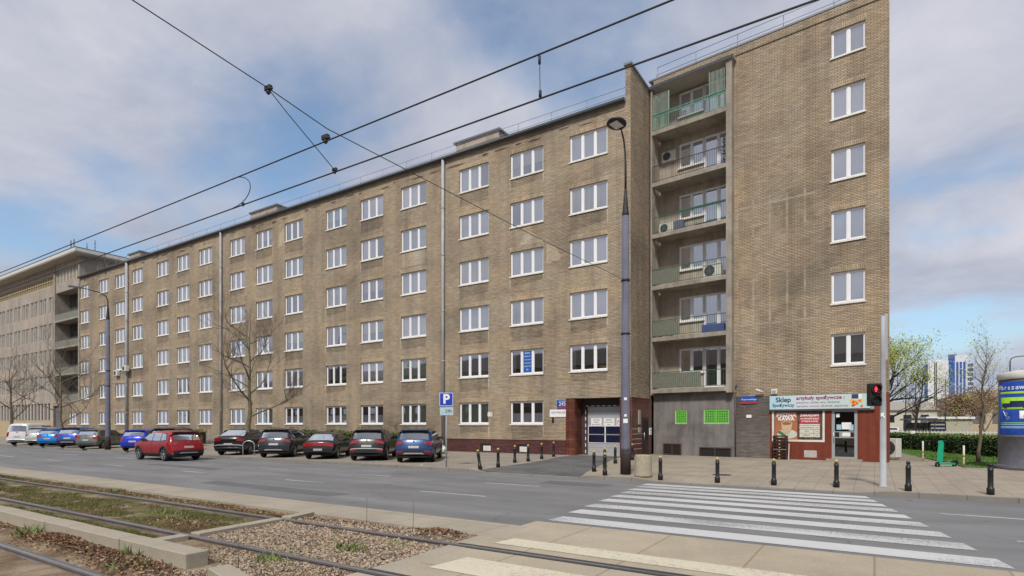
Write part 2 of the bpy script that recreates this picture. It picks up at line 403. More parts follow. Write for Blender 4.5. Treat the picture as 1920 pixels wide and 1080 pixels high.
M['kerb'] = m_conc('kerb_stone', (.24, .225, .2), (1.0, 9), .02, .8)
M['block'] = m_conc('concrete_kerb_block', (.36, .32, .25), None, 0, .82)
M['cobble'] = m_conc('dark_cobbles', (.15, .15, .155), (.12, .12), .02, .55, .25, .5)
def worn_paint(name, c, under, cov=.62):
    n = NT(name); n.set(rough=.7, spec=.35)
    a = n.noise(n.map(), 22, 6, .75); b = n.noise(n.map((.3, 1, 1)), .8, 5)
    k = n.math('ADD', n.math('MULTIPLY', a, .6), n.math('MULTIPLY', b, .45))
    f = n.ramp(k, [(cov-.03, 0.), (cov+.06, 1.)])
    cc = n.mix(f, n.mix(n.noise(n.map(), 1.5, 5), tuple(x*.85 for x in c), c), under); n.col(cc); return n.m
M['zebra'] = worn_paint('worn_white_road_paint', (.56, .56, .55), (.22, .22, .22), .565)
M['lane'] = worn_paint('worn_lane_paint', (.5, .5, .49), (.19, .19, .19), .53)
M['cream'] = worn_paint('worn_cream_paint', (.62, .57, .43), (.39, .33, .25), .56)
def m_earth():
    n = NT('dry_earth_and_moss'); n.set(rough=.95, spec=.15)
    a = n.noise(n.map(), 1.1, 7, .65, .4); f = n.noise(n.map(), 38, 5, .75)
    c = n.ramp(a, [(.3, (.085, .06, .038)), (.45, (.17, .12, .075)), (.58, (.27, .205, .135)), (.72, (.35, .29, .215))])
    c = n.mix(1., c, n.ramp(f, [(.3, .6), (.7, 1.35)]), 'MULTIPLY')
    sp = n.N.new('ShaderNodeSeparateXYZ'); n.L.new(n.tc.outputs['Object'], sp.inputs[0])
    mr = n.N.new('ShaderNodeMapRange'); mr.inputs['From Min'].default_value = -10.2; mr.inputs['From Max'].default_value = -10.6; n.L.new(sp.outputs[0], mr.inputs[0])
    my = n.N.new('ShaderNodeMapRange'); my.inputs['From Min'].default_value = 4.3; my.inputs['From Max'].default_value = 4.7; n.L.new(sp.outputs[1], my.inputs[0])
    k = n.math('MULTIPLY', n.math('MULTIPLY', mr.outputs[0], my.outputs[0]), n.ramp(n.noise(n.map((.7, 1.5, 1), (2, 5, 0)), 1.2, 6, .65), [(.42, 0.), (.58, .8)]))
    c = n.mix(k, c, n.ramp(f, [(.3, (.05, .055, .015)), (.7, (.12, .13, .035))]))
    n.col(c); n.bump(f, .7, .02); return n.m
M['earth'] = m_earth()
M['lawn'] = mat('lawn_green', (.055, .12, .014), .95, var=.35, scale=3)
M['pathm'] = stained('trodden_path', (.25, .21, .155), .75, 1.5, runs=False)
M['far_ground'] = mat('distant_ground', (.17, .155, .12), .95, var=.3, scale=.05)
M['rail'] = stained('worn_rail_steel', (.14, .125, .12), .7, 3, .42, runs=False)
M['railtop'] = mat('polished_rail_head', (.46, .46, .5), .28, .85, .1)

def sheet(name, x0, x1, y0, y1, z, m, **k):
    b = MB(); b.quad((x0, y0, z), (x1, y0, z), (x1, y1, z), (x0, y1, z), m); return b.build(name, kind='structure', **k)
sheet('ground', -1500, 1500, -1500, 2500, -.16, M['far_ground'])
sheet('road', -400, 300, 8.6, 18.5, 0, M['asphalt'])
b = MB(); b.box(-400, -5.72, 8.05, 9.25, -.15, .006, M['gut']); b.build('gutter', kind='structure')
b = MB(); b.box(-5.719, 60, -30, 9.85, -.15, .010, M['slab']); b.build('tram_crossing', kind='structure')

def dome(x, y, c, r): return math.exp(-((x-c[0])**2/r[0]**2 + (y-c[1])**2/r[1]**2))
MOUNDS = [((-11.6, 3.95), (.8, .28), .10), ((-8.6, 3.72), (.8, .25), .12), ((-9.9, 3.85), (.6, .2), .07), ((-6.6, 8.0), (.6, .3), .05)]
def bed_z(x, y):
    z = -.05 + .022*noise.noise(Vector((x*1.3, y*1.3, 0))) + .012*noise.noise(Vector((x*6, y*6, 3)))
    for c, r, h in MOUNDS: z += h*dome(x, y, c, r)
    if -10.1 < x < -5.75 and y < 8: z += .01
    return z
def bed():
    b = MB(); vs = []; fs = []
    xs = [-400, -200, -120, -80, -60, -48, -40] + [-36 + .5*i for i in range(30)] + [-21 + .13*i for i in range(118)] + [-5.72]
    ys = [-60, -25, -10, -4, -1] + [0 + .13*i for i in range(62)] + [8.05]
    xs = sorted(set(xs)); ys = sorted(set(ys))
    for y in ys:
        for x in xs: vs.append((x, y, bed_z(x, y)))
    nx = len(xs)
    for j in range(len(ys)-1):
        for i in range(nx-1): fs.append((j*nx+i, j*nx+i+1, (j+1)*nx+i+1, (j+1)*nx+i))
    b.add(vs, fs, M['earth'], True); b.build('track_bed', kind='structure')
bed()
# pavement with dropped kerbs at the driveway and the crossing
def pz(x, y):
    hi = .12 + max(0, min(1, (y-18.5)/10.6))*.08
    low = .02 + (hi-.02)*max(0, min(1, (y-18.45)/1.3))
    def band(a, b, s=.7): return max(0, min(1, (x-a)/s+.5))*max(0, min(1, (b-x)/s+.5))
    k = max(band(-13.6, -8.9), band(-6.6, .0)*.9)
    return hi*(1-k) + low*k
def pavement():
    def grid(x0, x1, y0, y1, dx, dy, m, name, dz=0., cond=None):
        b = MB(); nx = max(1, round((x1-x0)/dx)); ny = max(1, round((y1-y0)/dy)); vs = []; fs = []
        for j in range(ny+1):
            for i in range(nx+1):
                x, y = x0+(x1-x0)*i/nx, y0+(y1-y0)*j/ny; vs.append((x, y, pz(x, y)+dz))
        for j in range(ny):
            for i in range(nx): fs.append((j*(nx+1)+i, j*(nx+1)+i+1, (j+1)*(nx+1)+i+1, (j+1)*(nx+1)+i))
        b.add(vs, fs, m, True); return b.build(name, kind='structure')
    grid(-300, -14.2, 18.66, 30, 2, 1, M['parking'], 'parking_area')
    grid(-14.2, 3, 18.66, 33, .25, .25, M['pave'], 'pavement')
    grid(3, 120, 18.66, 29.3, 3, .8, M['pave'], 'pavement')
    # kerb stones: front face is a real step
    b = MB(); xs = [-300+2*i for i in range(141)] + [-18 + .25*i for i in range(84)] + [3+3*i for i in range(40)]
    for a, c in zip(xs[:-1], xs[1:]):
        za, zc = pz(a, 18.5)+.004, pz(c, 18.5)+.004
        b.quad((a, 18.5, -.05), (c, 18.5, -.05), (c, 18.5, zc), (a, 18.5, za), M['kerb'])
        b.quad((a, 18.5, za), (c, 18.5, zc), (c, 18.68, pz(c, 18.68)+.004), (a, 18.68, pz(a, 18.68)+.004), M['kerb'])
    b.build('kerb', kind='structure')
    # cobbled driveway from the garage to the road
    b = MB(); n = 24; vs = []; fs = []
    for j in range(n+1):
        t = j/n; y = 18.7 + (29.1-18.7)*t; xl = -13.6 + (-14.3+13.6)*t + 0.25*math.sin(t*5); xr = -9.0 + (-11.4+9.0)*min(1, t*1.15)
        for i in range(9): x = xl+(xr-xl)*i/8; vs.append((x, y, pz(x, y)+.008))
    for j in range(n):
        for i in range(8): fs.append((j*9+i, j*9+i+1, (j+1)*9+i+1, (j+1)*9+i))
    b.add(vs, fs, M['cobble'], True); b.build('driveway', kind='structure')
    # faint pale lines between the parking bays
    b = MB()
    for k in range(9):
        x = -16.9 - 3.15*k; ax = Vector((-.5736, .8192, 0)); p = Vector((x, 18.8, 0)); w = Vector((.09, 0, 0)); q = p + ax*4.6
        z0, z1 = pz(p.x, p.y)+.006, pz(q.x, q.y)+.006
        b.quad((p.x, p.y, z0), (p.x+.11, p.y, z0), (q.x+.11, q.y, z1), (q.x, q.y, z1), M['lane'])
    b.build('bay_markings', kind='structure')
    # patched pale repair with a manhole in front of the shop
    b = MB(); b.prism([(-6.2, 20.9), (-5.4, 20.2), (-4.2, 20.0), (-2.9, 20.6), (-3.1, 21.5), (-4.6, 21.9), (-5.9, 21.6)], pz(-4, 21)-.05, pz(-4, 21)+.006, M['gut'], 'xy'); b.build('repaved_patch', kind='structure')
    b = MB(); b.lathe([(.33, 0), (.33, .012), (.30, .014)], M['gutter'], 20, smooth=False); b.build('manhole_cover', loc=(-4.6, 21.1, pz(-4.6, 21.1)+.004), label='round dark manhole cover in the pale patch of paving before the shop', cat='manhole cover')
pavement()
# lawn, path and garden to the right of the building
b = MB(); b.prism([(3.0, 29.3), (80, 29.3), (80, 75), (-6, 75), (.6, 45), (1.2, 34.5)], -.1, .165, M['lawn'], 'xy'); b.build('lawn', kind='structure')
b = MB(); b.prism([(.3, 33), (3.0, 33), (3.0, 30), (3.2, 29.3), (2.6, 34), (1.9, 38.5), (.9, 46), (.1, 46)], -.1, .185, M['pathm'], 'xy'); b.build('path', kind='structure')
sheet('field', -400, 400, 75, 700, -.02, M['far_ground'])

# lane dashes and zebra crossing
def quadsheet(b, pts, m, z): b.add([(x, y, z) for x, y in pts], [tuple(range(len(pts)))], m)
b = MB()
for y, offs in ((12.5, [(-24.35+7.0*0, 1.8), (-17.5, 2.1), (-11.2, 2.35), (-31.6, 2.1), (-38.6, 2.1), (-46, 2.2), (-54, 2.2), (2.0, 2.4), (9, 2.4)]), (15.45, [(-10.97, 2.1), (-17.4, 2.1), (-23.6, 2.2), (-30.2, 2.2), (-37.5, 2.2), (-45, 2.2), (-53, 2.2), (1.2, 1.9), (7.5, 2.2)])):
    for x, l in offs: quadsheet(b, [(x, y-.06), (x+l, y-.06), (x+l, y+.06), (x, y+.06)], M['lane'], .005)
b.build('lane_markings', kind='structure')
b = MB()
for i, yc in enumerate([10.37, 11.5, 12.52, 13.58, 14.55, 15.45, 16.3, 17.1, 17.85]):
    t = (yc-10.3)/7.6; xl = -5.6+(-6.35+5.6)*t; xr = 1.62+(-.1-1.62)*t; h = .3-.06*t
    xs = [xl + (xr-xl)*k/24 for k in range(25)]
    quadsheet(b, [(xl, yc-h), (xr, yc-h), (xr-.12, yc+h), (xl+.05, yc+h)], M['zebra'], .006)
b.build('zebra_crossing', kind='structure')
b = MB()
for x0, y0, y1 in ((-5.25, 7.62, 8.12), (-5.1, 5.85, 6.6), (-5.0, 3.6, 4.5)): quadsheet(b, [(x0, y0), (40, y0), (40, y1), (x0+.1, y1)], M['cream'], .016)
b.build('cream_crossing_stripes', kind='structure')

M['tar'] = m_conc('darker_asphalt_repair', (.13, .13, .132), None, 0, .85, .2)
b = MB()
for pts in ([(-19, 10.3), (-12.5, 10.2), (-12.3, 10.9), (-19.2, 11.0)], [(-30, 13.6), (-24, 13.5), (-23.9, 14.1), (-30, 14.2)], [(3.2, 13.9), (6.0, 13.8), (6.2, 14.9), (3.3, 15.0)], [(-9.4, 16.3), (-7.2, 16.25), (-7.1, 17.2), (-9.5, 17.3)]): quadsheet(b, pts, M['tar'], .003)
b.build('asphalt_repairs', kind='structure')
# rails: grooved steel rails, one long thing each
def rail(y, x0, x1, z, label):
    b = MB(); pr = [(-.05, -.10), (.05, -.10), (.05, -.085), (.02, -.06), (.02, -.03), (.038, -.022), (.038, 0), (-.038, 0), (-.038, -.022), (-.02, -.03), (-.02, -.06), (-.05, -.085)]
    b.prism([(y+a, z+c) for a, c in pr], x0, x1, M['rail'], 'yz')
    b.box(x0, x1, y-.028, y+.028, z, z+.003, M['railtop'])
    b.prism([(y+.055, z-.03), (y+.085, z-.03), (y+.085, z-.004), (y+.055, z-.004)], x0, x1, M['rail'], 'yz')
    b.build('tram_rail', label=label, cat='rail', group='tram rails')
rail(7.22, -400, 60, .018, 'steel tram rail nearest the road, the farthest of the three')
rail(5.27, -400, 60, .018, 'middle steel tram rail between the grass strip and the concrete kerb blocks')
rail(3.22, -400, 60, .022, 'nearest polished tram rail crossing the bottom left corner')
b = MB()
for y in (7.22, 5.27, 3.22):
    for s in (-1, 1): quadsheet(b, [(-5.72, y+s*.085-.03), (60, y+s*.085-.03), (60, y+s*.085+.03), (-5.72, y+s*.085+.03)], M['gutter'], .020)
b.build('rail_grooves', kind='structure')
# concrete kerb blocks along the near side of the grass
blk = MB(); blk.bbox(-.485, .485, -.16, .16, -.12, .17, M['block'], .012); bm = blk.mesh('kerb_block')
root0 = None
for k in range(24):
    x = -8.45 - .98*k
    o = bpy.data.objects.new('kerb_block', bm); COL.objects.link(o); o.location = (x, 4.28 + .008*math.sin(k*2.1), .002*math.sin(k*3.7)); o.rotation_euler.z = .006*math.sin(k*1.7)
    tag(o, ('end kerb block of the row, the one with its square end showing' if k == 0 else 'long row of concrete kerb blocks between the leaf litter and the grass'), 'kerb block', 'concrete kerb blocks')
b = MB(); b.bbox(-.5, .5, -.14, .14, -.1, .1, M['block'], .012)
b.build('kerb_block', loc=(-6.75, 4.05, 0), rz=-.25, label='loose kerb block lying apart at the bottom edge beyond the row', cat='kerb block', group='concrete kerb blocks')
# cross beams
def beam(p, q, w, label):
    p, q = Vector(p), Vector(q); d = q-p; b = MB(); b.bbox(0, d.length, -w/2, w/2, -.12, .05, M['block'], .01)
    b.build('cross_beam', loc=p, rz=math.atan2(d.y, d.x), label=label, cat='beam', group='concrete beams across the track bed')
beam((-10.0, 4.5, 0), (-10.05, 5.19, 0), .24, 'short concrete beam between the kerb blocks and the middle rail')
beam((-10.05, 5.36, 0), (-10.2, 7.13, 0), .24, 'concrete beam between the two rails at the end of the grass')
beam((-10.22, 7.31, 0), (-10.4, 8.04, 0), .24, 'concrete beam between the far rail and the road gutter')
beam((-5.5, 5.36, -.035), (-5.6, 7.13, -.035), .35, 'concrete beam between the rails at the edge of the crossing')
beam((-5.62, 7.31, -.035), (-5.7, 9.2, -.035), .35, 'concrete beam from the far rail to the road at the crossing edge')

# gravel, leaves, grass: nobody could count these
def stones():
    rnd = random.Random(4); b = MB()
    g = [mat('gravel_tone_a', (.38, .295, .205), .9, var=.2), mat('gravel_tone_b', (.28, .205, .14), .9, var=.2), mat('gravel_tone_c', (.44, .36, .265), .9, var=.2), mat('gravel_tone_d', (.17, .135, .11), .9, var=.2)]
    for k in range(21000):
        x = rnd.uniform(-10.1, -5.8); y = rnd.uniform(3.4, 7.98)
        if any(abs(y-r) < .09 for r in (7.22, 5.27)): continue
        if y < 5.2 and x < -9.3+rnd.random(): continue
        if y < 4.6 and x < -7.8: continue
        if y > 7.3 and x > -6.9 and rnd.random() < .8: continue
        r = rnd.uniform(.010, .030)*(1 if y > 5.2 else .8); z = bed_z(x, y) + r*.5 + rnd.random()*.015
        q = Matrix.Rotation(rnd.uniform(0, 6.3), 3, Vector((rnd.gauss(0, 1), rnd.gauss(0, 1), rnd.gauss(0, 1))).normalized())
        s = (r*rnd.uniform(.8, 1.5), r*rnd.uniform(.7, 1.1), r*rnd.uniform(.5, .8))
        vs = []
        for v in ((1, 0, 0), (-1, 0, 0), (0, 1, 0), (0, -1, 0), (0, 0, 1), (0, 0, -1)):
            w = q @ Vector((v[0]*s[0], v[1]*s[1], v[2]*s[2])); j = 1+rnd.uniform(-.25, .25); vs.append((x+w.x*j, y+w.y*j, z+w.z*j))
        b.add(vs, [(0, 2, 4), (2, 1, 4), (1, 3, 4), (3, 0, 4), (2, 0, 5), (1, 2, 5), (3, 1, 5), (0, 3, 5)], g[min(3, int(rnd.random()**1.1*4))])
    b.build('gravel', kind='stuff', label='loose tan ballast stones between the tram rails', cat='gravel')
    b = MB(); lv = [mat('dead_leaf_a', (.16, .075, .04), .85, var=.3), mat('dead_leaf_b', (.24, .13, .07), .85, var=.3), mat('dead_leaf_c', (.09, .045, .028), .85, var=.3), mat('dead_leaf_d', (.36, .25, .15), .85, var=.3)]
    def leaf(x, y, z, r):
        n = Vector((rnd.gauss(0, .6), rnd.gauss(0, .6), 1)).normalized(); u = n.orthogonal().normalized(); u = Matrix.Rotation(rnd.uniform(0, 6.3), 3, n) @ u; w = n.cross(u); p = Vector((x, y, z))
        b.add([p-u*r, p+w*r*.5+n*r*.25, p+u*r, p-w*r*.5+n*r*.2], [(0, 1, 2), (0, 2, 3)], lv[min(3, int(rnd.random()*4))])
    spots = [((-11.7, 3.92), (.95, .28), 3000), ((-8.75, 3.74), (.85, .24), 2600), ((-10.1, 3.88), (.75, .18), 1500), ((-6.7, 7.95), (.55, .22), 1000), ((-9.3, 7.75), (1.6, .2), 900), ((-13, 7.7), (2.5, .2), 1000), ((-18, 7.75), (4, .2), 900), ((-11.5, 6.1), (1.2, .35), 500), ((-7.2, 3.5), (.8, .35), 800), ((-8.0, 6.3), (1.6, 1.0), 700), ((-24, 7.7), (5, .25), 600), ((-15.5, 3.95), (2.5, .12), 900)]
    for c, s, n_ in spots:
        for _ in range(n_):
            x = rnd.gauss(c[0], s[0]*.6); y = rnd.gauss(c[1], s[1]*.6)
            if y > 8.04 or x > -5.8 or abs(y-4.28) < .18 or abs(y-7.22) < .06 or abs(y-5.27) < .06 or abs(y-3.22) < .09: continue
            leaf(x, y, bed_z(x, y)+rnd.random()*.03+.012, rnd.uniform(.012, .034))
    b.build('leaf_litter', kind='stuff', label='drifts of dry brown leaves beside the kerb blocks and rails', cat='leaves')
    b = MB(); gr = [mat('moss_green_blade', (.10, .115, .025), .9, var=.4, scale=2), mat('brownish_blade', (.17, .12, .055), .9, var=.4, scale=2), mat('fresh_blade', (.17, .21, .07), .9, var=.3, scale=2)]
    def blade(x, y, z, h, m):
        a = rnd.uniform(0, 6.3); dx, dy = math.cos(a)*h*.17, math.sin(a)*h*.17; lx, ly = rnd.gauss(0, h*.45), rnd.gauss(0, h*.45)
        b.add([(x-dx, y-dy, z), (x+dx, y+dy, z), (x+lx, y+ly, z+h)], [(0, 1, 2)], gr[m])
    for k in range(95000):
        x = -10.25 - abs(rnd.random())**1.6*32; y = rnd.choice((rnd.uniform(5.42, 7.02), rnd.uniform(5.42, 7.02), rnd.uniform(4.5, 5.1), rnd.uniform(7.35, 7.95)))
        d = noise.noise(Vector((x*.7, y*1.5, 7))) + .5*noise.noise(Vector((x*2.6, y*3, 2)))
        edge = min(abs(y-5.27), abs(y-7.22))
        if y > 7.3: d -= .28
        if y < 5.2 and x > -13: d -= .1
        if edge < .32: d -= (.32-edge)*2.4
        if d < -.2: continue
        br = noise.noise(Vector((x*1.1, y*1.1, 20))) + (.35 if x > -12.3 else 0)
        blade(x, y, bed_z(x, y)-.005, rnd.uniform(.02, .05)*(1+abs(x+10)*.02), 1 if br + rnd.gauss(0, .2) > .22 else 0)
    for c, n_, h in (((-7.0, 6.2), 260, .14), ((-6.6, 6.75), 120, .10), ((-10.3, 6.6), 160, .13), ((-12.4, 6.3), 130, .12), ((-7.4, 5.0), 260, .12), ((-9.15, 4.0), 90, .2), ((-13.6, 6.6), 200, .13), ((-16.5, 3.9), 140, .16), ((-12.9, 3.9), 120, .2), ((-7.6, 5.65), 120, .07), ((-10.6, 8.0), 80, .08), ((-14.2, 7.9), 120, .1), ((-19, 7.8), 150, .14), ((-8.45, 3.6), 60, .14)):
        for _ in range(n_//2): x, y = rnd.gauss(c[0], .17), rnd.gauss(c[1], .12); blade(x, y, bed_z(x, y), rnd.uniform(.4, 1)*h, 2)
    b.build('grass', kind='stuff', label='patchy mossy grass between the tram rails', cat='grass')
    # lawn blades by the hedge
    b = MB(); gl = [mat('lawn_blade_a', (.07, .16, .015), .9, var=.3, scale=1), mat('lawn_blade_b', (.11, .20, .03), .9, var=.3, scale=1)]
    for k in range(26000):
        x = rnd.uniform(1.0, 16); y = rnd.uniform(29.4, 56)
        if y < 46 and x < 3.1 - (y-33)*.12: continue
        h = rnd.uniform(.05, .11); a = rnd.uniform(0, 6.3); b.add([(x-.02*math.cos(a), y-.02*math.sin(a), .16), (x+.02*math.cos(a), y+.02*math.sin(a), .16), (x+rnd.gauss(0, .04), y+rnd.gauss(0, .04), .16+h)], [(0, 1, 2)], gl[k % 2])
    b.build('lawn_grass', kind='stuff', label='bright green short lawn in front of the hedge', cat='grass')
stones()
# thin dry weed stalks standing at the road edge
for x, y, h, lab in ((-8.6, 8.0, .55, 'thin dry weed stalk at the gutter, left of the pair'), (-7.35, 8.0, .62, 'thin dry weed stalk at the gutter, right of the pair'), (-7.25, 4.45, .62, 'tall thin weed stalk by the loose kerb block')):
    b = MB(); b.tube([(0, 0, 0), (.01, 0, h*.5), (-.01, .01, h)], [.005, .004, .002], mat('dry_stalk', (.1, .08, .05)), 5)
    for k in range(5): b.tube([(0, 0, h*(.45+.1*k)), (.03*(-1)**k, .01, h*(.52+.1*k))], [.002, .001], MATS['dry_stalk'], 3)
    b.build('weed_stalk', loc=(x, y, bed_z(x, y)), label=lab, cat='weed', group='dry weed stalks')
# ------------------------------------------------------------------ windows
WC = {}
def win_meshes(w, h, n, style, door=None):
    key = (round(w, 2), round(h, 2), n, style, door)
    if key in WC: return WC[key]
    fr, pn, sl, cu = MB(), MB(), MB(), MB(); P = M['pvc']; y0, y1 = .10, .17; fw = .065
    fr.box(0, w, y0, y1, h-fw, h, P); fr.box(0, w, y0, y1, 0, fw, P)
    pw = w/n
    fr.box(0, fw, y0, y1, fw, h-fw, P); fr.box(w-fw, w, y0, y1, fw, h-fw, P)
    for i in range(1, n): fr.box(i*pw-.062, i*pw+.062, y0-.006, y1-.003, fw+.002, h-fw-.002, P)
    for i in range(n):          # sashes
        a = i*pw + (fw if i == 0 else .062); c = (i+1)*pw - (fw if i == n-1 else .062)
        fr.box(a, c, y0+.02, y1-.004, fw, fw+.045, P); fr.box(a, c, y0+.02, y1-.004, h-fw-.045, h-fw, P)
        fr.box(a, a+.03, y0+.022, y1-.008, fw+.045, h-fw-.045, P); fr.box(c-.03, c, y0+.022, y1-.008, fw+.045, h-fw-.045, P)
        if door and i >= door: fr.box(a+.03, c-.03, y0+.03, y1-.01, fw+.045, .55, P)
        pn.quad((a, y0+.045, fw), (c, y0+.045, fw), (c, y0+.045, h-fw), (a, y0+.045, h-fw), M['glass'])
    sl.box(-.04, w+.04, -.055, y0+.01, -.055, -.003, M['sill']); sl.box(-.04, w+.04, -.06, -.045, -.075, -.02, M['sill'])
    rnd = random.Random(hash(str(key)) & 7); yc = .205
    def drape(a, c, z0, z1, m, amp=.018):
        k = max(4, int((c-a)/.05)); vs = []
        for i in range(k+1):
            x = a+(c-a)*i/k; dy = amp*math.sin(i*2.1)+amp*.5*math.sin(i*.9)
            vs += [(x, yc+dy, z0), (x, yc+dy, z1)]
        cu.add(vs, [(2*i, 2*i+2, 2*i+3, 2*i+1) for i in range(k)], m, True)
    if style == 'full': drape(.02, w-.02, .02, h-.02, M['curtain'])
    elif style == 'cream': drape(.02, w-.02, .02, h-.02, M['curtain_cream'], .004)
    elif style == 'green': drape(.02, w-.02, .02, h-.02, M['curtain_green'])
    elif style == 'grey': drape(.02, w-.02, .02, h-.02, M['curtain_grey'])
    elif style == 'sides': drape(.02, w*.27, .02, h-.02, M['curtain']); drape(w*.7, w-.02, .02, h-.02, M['curtain'])
    elif style == 'left': drape(.02, w*.6, .02, h-.02, M['curtain'])
    elif style == 'right': drape(w*.36, w-.02, .02, h-.02, M['curtain'])
    elif style == 'half': drape(.02, w-.02, .02, h*.48, M['curtain'])
    elif style == 'blind': drape(.02, w-.02, h*.45, h-.02, M['curtain_cream'], .003); drape(.02, w*.3, .02, h*.45, M['curtain_grey'])
    else: drape(.02, w*.14, .02, h-.02, M['curtain_grey'])
    WC[key] = tuple((nm, b.mesh(nm)) for nm, b in (('window', fr), ('pane', pn), ('sill', sl), ('curtain', cu)))
    return WC[key]
def window(root, x, z, w, h, n, style, y=0., label=None, sill=True, door=None):
    ms = win_meshes(w, h, n, style, door)
    o = inst('window', ms[0][1], root, (x, y, z))
    if label: o['label'] = label
    for nm, me in ms[1:]:
        if nm == 'sill' and not sill: continue
        inst(nm, me, o)
    return o
def railing(b, x0, x1, y, z0, h, m, step=2.2, rails=(1.0,), r=.022, post_r=.025):
    k = max(1, round((x1-x0)/step))
    for i in range(k+1):
        x = x0+(x1-x0)*i/k; b.tube([(x, y, z0), (x, y, z0+h)], post_r, m, 5)
    for f in rails: b.tube([(x0, y, z0+h*f), (x1, y, z0+h*f)], r, m, 5)

# ------------------------------------------------------------------ long wing of the apartment building
wing = thing('apartment_building', 'long six storey tan brick apartment block with rows of white three pane windows', 'building', (-11.35, 29.14, 0))
XL = -80.1 + 11.35
COLS = [-80.0, -75.0, -71.0, -67.08, -61.8, -57.88, -53.95, -48.8, -44.87, -40.9, -35.8, -31.95, -27.9, -22.74, -18.8, -14.74]
ROWS = [(1.98, 1.38)] + [(1.98+3.0*k, 1.5) for k in range(1, 6)]
WW = 2.32
holes = []
rnd = random.Random(11)
for ci, cx in enumerate(COLS):
    for k, (z, h) in enumerate(ROWS):
        if ci == 15 and k == 0: continue
        x = cx + 11.35; holes.append((x, x+WW, z, z+h))
GX0, GX1, GZ = -14.4+11.35, -.32, 3.46
holes.append((GX0, GX1, -.2, GZ))
b = MB(); b.wall(XL, 0, -.2, 19.45, holes, M['brick'])
# garage recess sides are tiled (overlaid below); returns and back of the block
b.quad((XL, 0, -.2), (XL, 12, -.2), (XL, 12, 19.45), (XL, 0, 19.45), M['brick_side'])
b.quad((0, 12, -.2), (XL, 12, -.2), (XL, 12, 19.45), (0, 12, 19.45), M['brick_side'])
for hx in holes[:-1]:           # soldier courses, 3 mm proud
    b.box(hx[0]-.06, hx[1]+.06, -.004, .0, hx[3]+.005, hx[3]+.265, M['soldier'])
b.build('wall', wing)
b = MB(); b.quad((XL, .75, .2), (GX0-.1, .75, .2), (GX0-.1, .75, 19.3), (XL, .75, 19.3), M['room']); b.quad((GX0-.1, .75, 3.7), (0, .75, 3.7), (0, .75, 19.3), (GX0-.1, .75, 19.3), M['room'])
for k in range(7): b.quad((XL, .17, 1.2+3*k), (0 if k > 0 else GX0-.1, .17, 1.2+3*k), (0 if k > 0 else GX0-.1, .75, 1.2+3*k), (XL, .75, 1.2+3*k), M['room'])
b.build('interior', wing)
b = MB(); b.box(XL-.2, .0, -.16, 12.2, 19.45, 19.62, M['roofmetal']); b.build('roof', wing)
b = MB(); b.tube([(XL-.1, -.2, 19.5), (-.02, -.2, 19.5)], .085, M['gutter'], 8)
b.box(XL-.1, -.02, -.19, -.17, 19.4, 19.64, M['gutter']); b.build('gutter', wing)
b = MB(); railing(b, XL+4, -.1, .25, 19.6, .78, M['railgrey'], 2.35, (1.0, .5), .014, .016); b.build('roof_railing', wing)
for x0, x1 in ((-23.4, -20.0), (-46.4, -42.7), (-69, -66.5)):
    b = MB(); b.box(x0+11.35, x1+11.35, .5, 1.6, 19.6, 20.55, M['plaster']); b.box(x0+11.2, x1+11.5, .38, 1.7, 20.55, 20.66, M['roofmetal']); b.build('chimney', wing)
for x in (-68.02, -50.02, -24.0):
    b = MB(); X = x+11.35; r = .10 if x > -60 else .15
    b.tube([(X, -.14, 19.4), (X, -.14, .95)], r, M['pipe'], 10); b.tube([(X, -.14, .95), (X, -.14, .15)], r*1.12, M['gutter'], 10)
    for z in (16.2, 13.1, 9.4, 6.1, 3.2): b.tube([(X, -.14, z), (X, -.14, z+.09)], r*1.15, M['pipe'], 10); b.box(X-.02, X+.02, -.1, 0, z+.02, z+.06, M['gutter'])
    b.build('downpipe', wing)
styles_hi = ['full', 'full', 'full', 'full', 'full', 'sides', 'left', 'right', 'cream', 'blind', 'full']
styles_lo = ['grey', 'sides', 'dark', 'half', 'left', 'grey', 'green']
for ci, cx in enumerate(COLS):
    for k, (z, h) in enumerate(ROWS):
        if ci == 15 and k == 0: continue
        st = rnd.choice(styles_hi if k > 1 else styles_lo)
        if k == 1 and rnd.random() < .3: st = 'full'
        if k >= 2 and rnd.random() < .08: st = 'dark'
        lab = None
        if (ci, k) == (14, 1): st = 'dark'; lab = 'window with a narrow blue poster in its middle pane'
        if (ci, k) == (15, 1): st = 'dark'; lab = 'window with green plants and a yellow box on its sill'
        if (ci, k) in ((14, 0), (10, 0), (11, 0), (9, 0)): st = 'half'; lab = 'window with white cafe curtains across its lower half'
        if (ci, k) in ((12, 0), (13, 0)): st = 'green'
        if (ci, k) == (15, 4): st = 'cream'
        o = window(wing, cx+11.35, z, WW, h, 3, st, label=lab)
        if (ci, k) == (14, 1):
            q = MB(); q.box(WW/3+.1, 2*WW/3-.1, .125, .132, .08, 1.42, mat('blue_poster', (.015, .10, .38), .5)); p = q.build('poster', o)
        if (ci, k) == (15, 1):
            q = MB(); rr = random.Random(3)
            for _ in range(90):
                px = rr.choice((.35, .5, 1.05, 1.25)) + rr.gauss(0, .07); q.tube([(px, .22, .06), (px+rr.gauss(0, .08), .22, .06+rr.uniform(.08, .35))], [.02, .004], mat('window_plant', (.07, .2, .03)), 3)
            q.box(1.75, 2.2, .2, .3, .07, .3, mat('yellow_box', (.55, .36, .03))); q.build('window_display', o)
# posters writing
for i, (s, sz) in enumerate((('BIURO', .13), ('KREDYTY', .1), ('UBEZPIECZENIA', .065), ('NOTARIUSZ', .08), ('DORADZTWO', .08), ('TEL.', .12))):
    text(s, sz, (-18.8+11.35+WW/2, .122, 4.98+1.28-.2*i), UP, M['white'], wing, 'poster_lettering', .0)
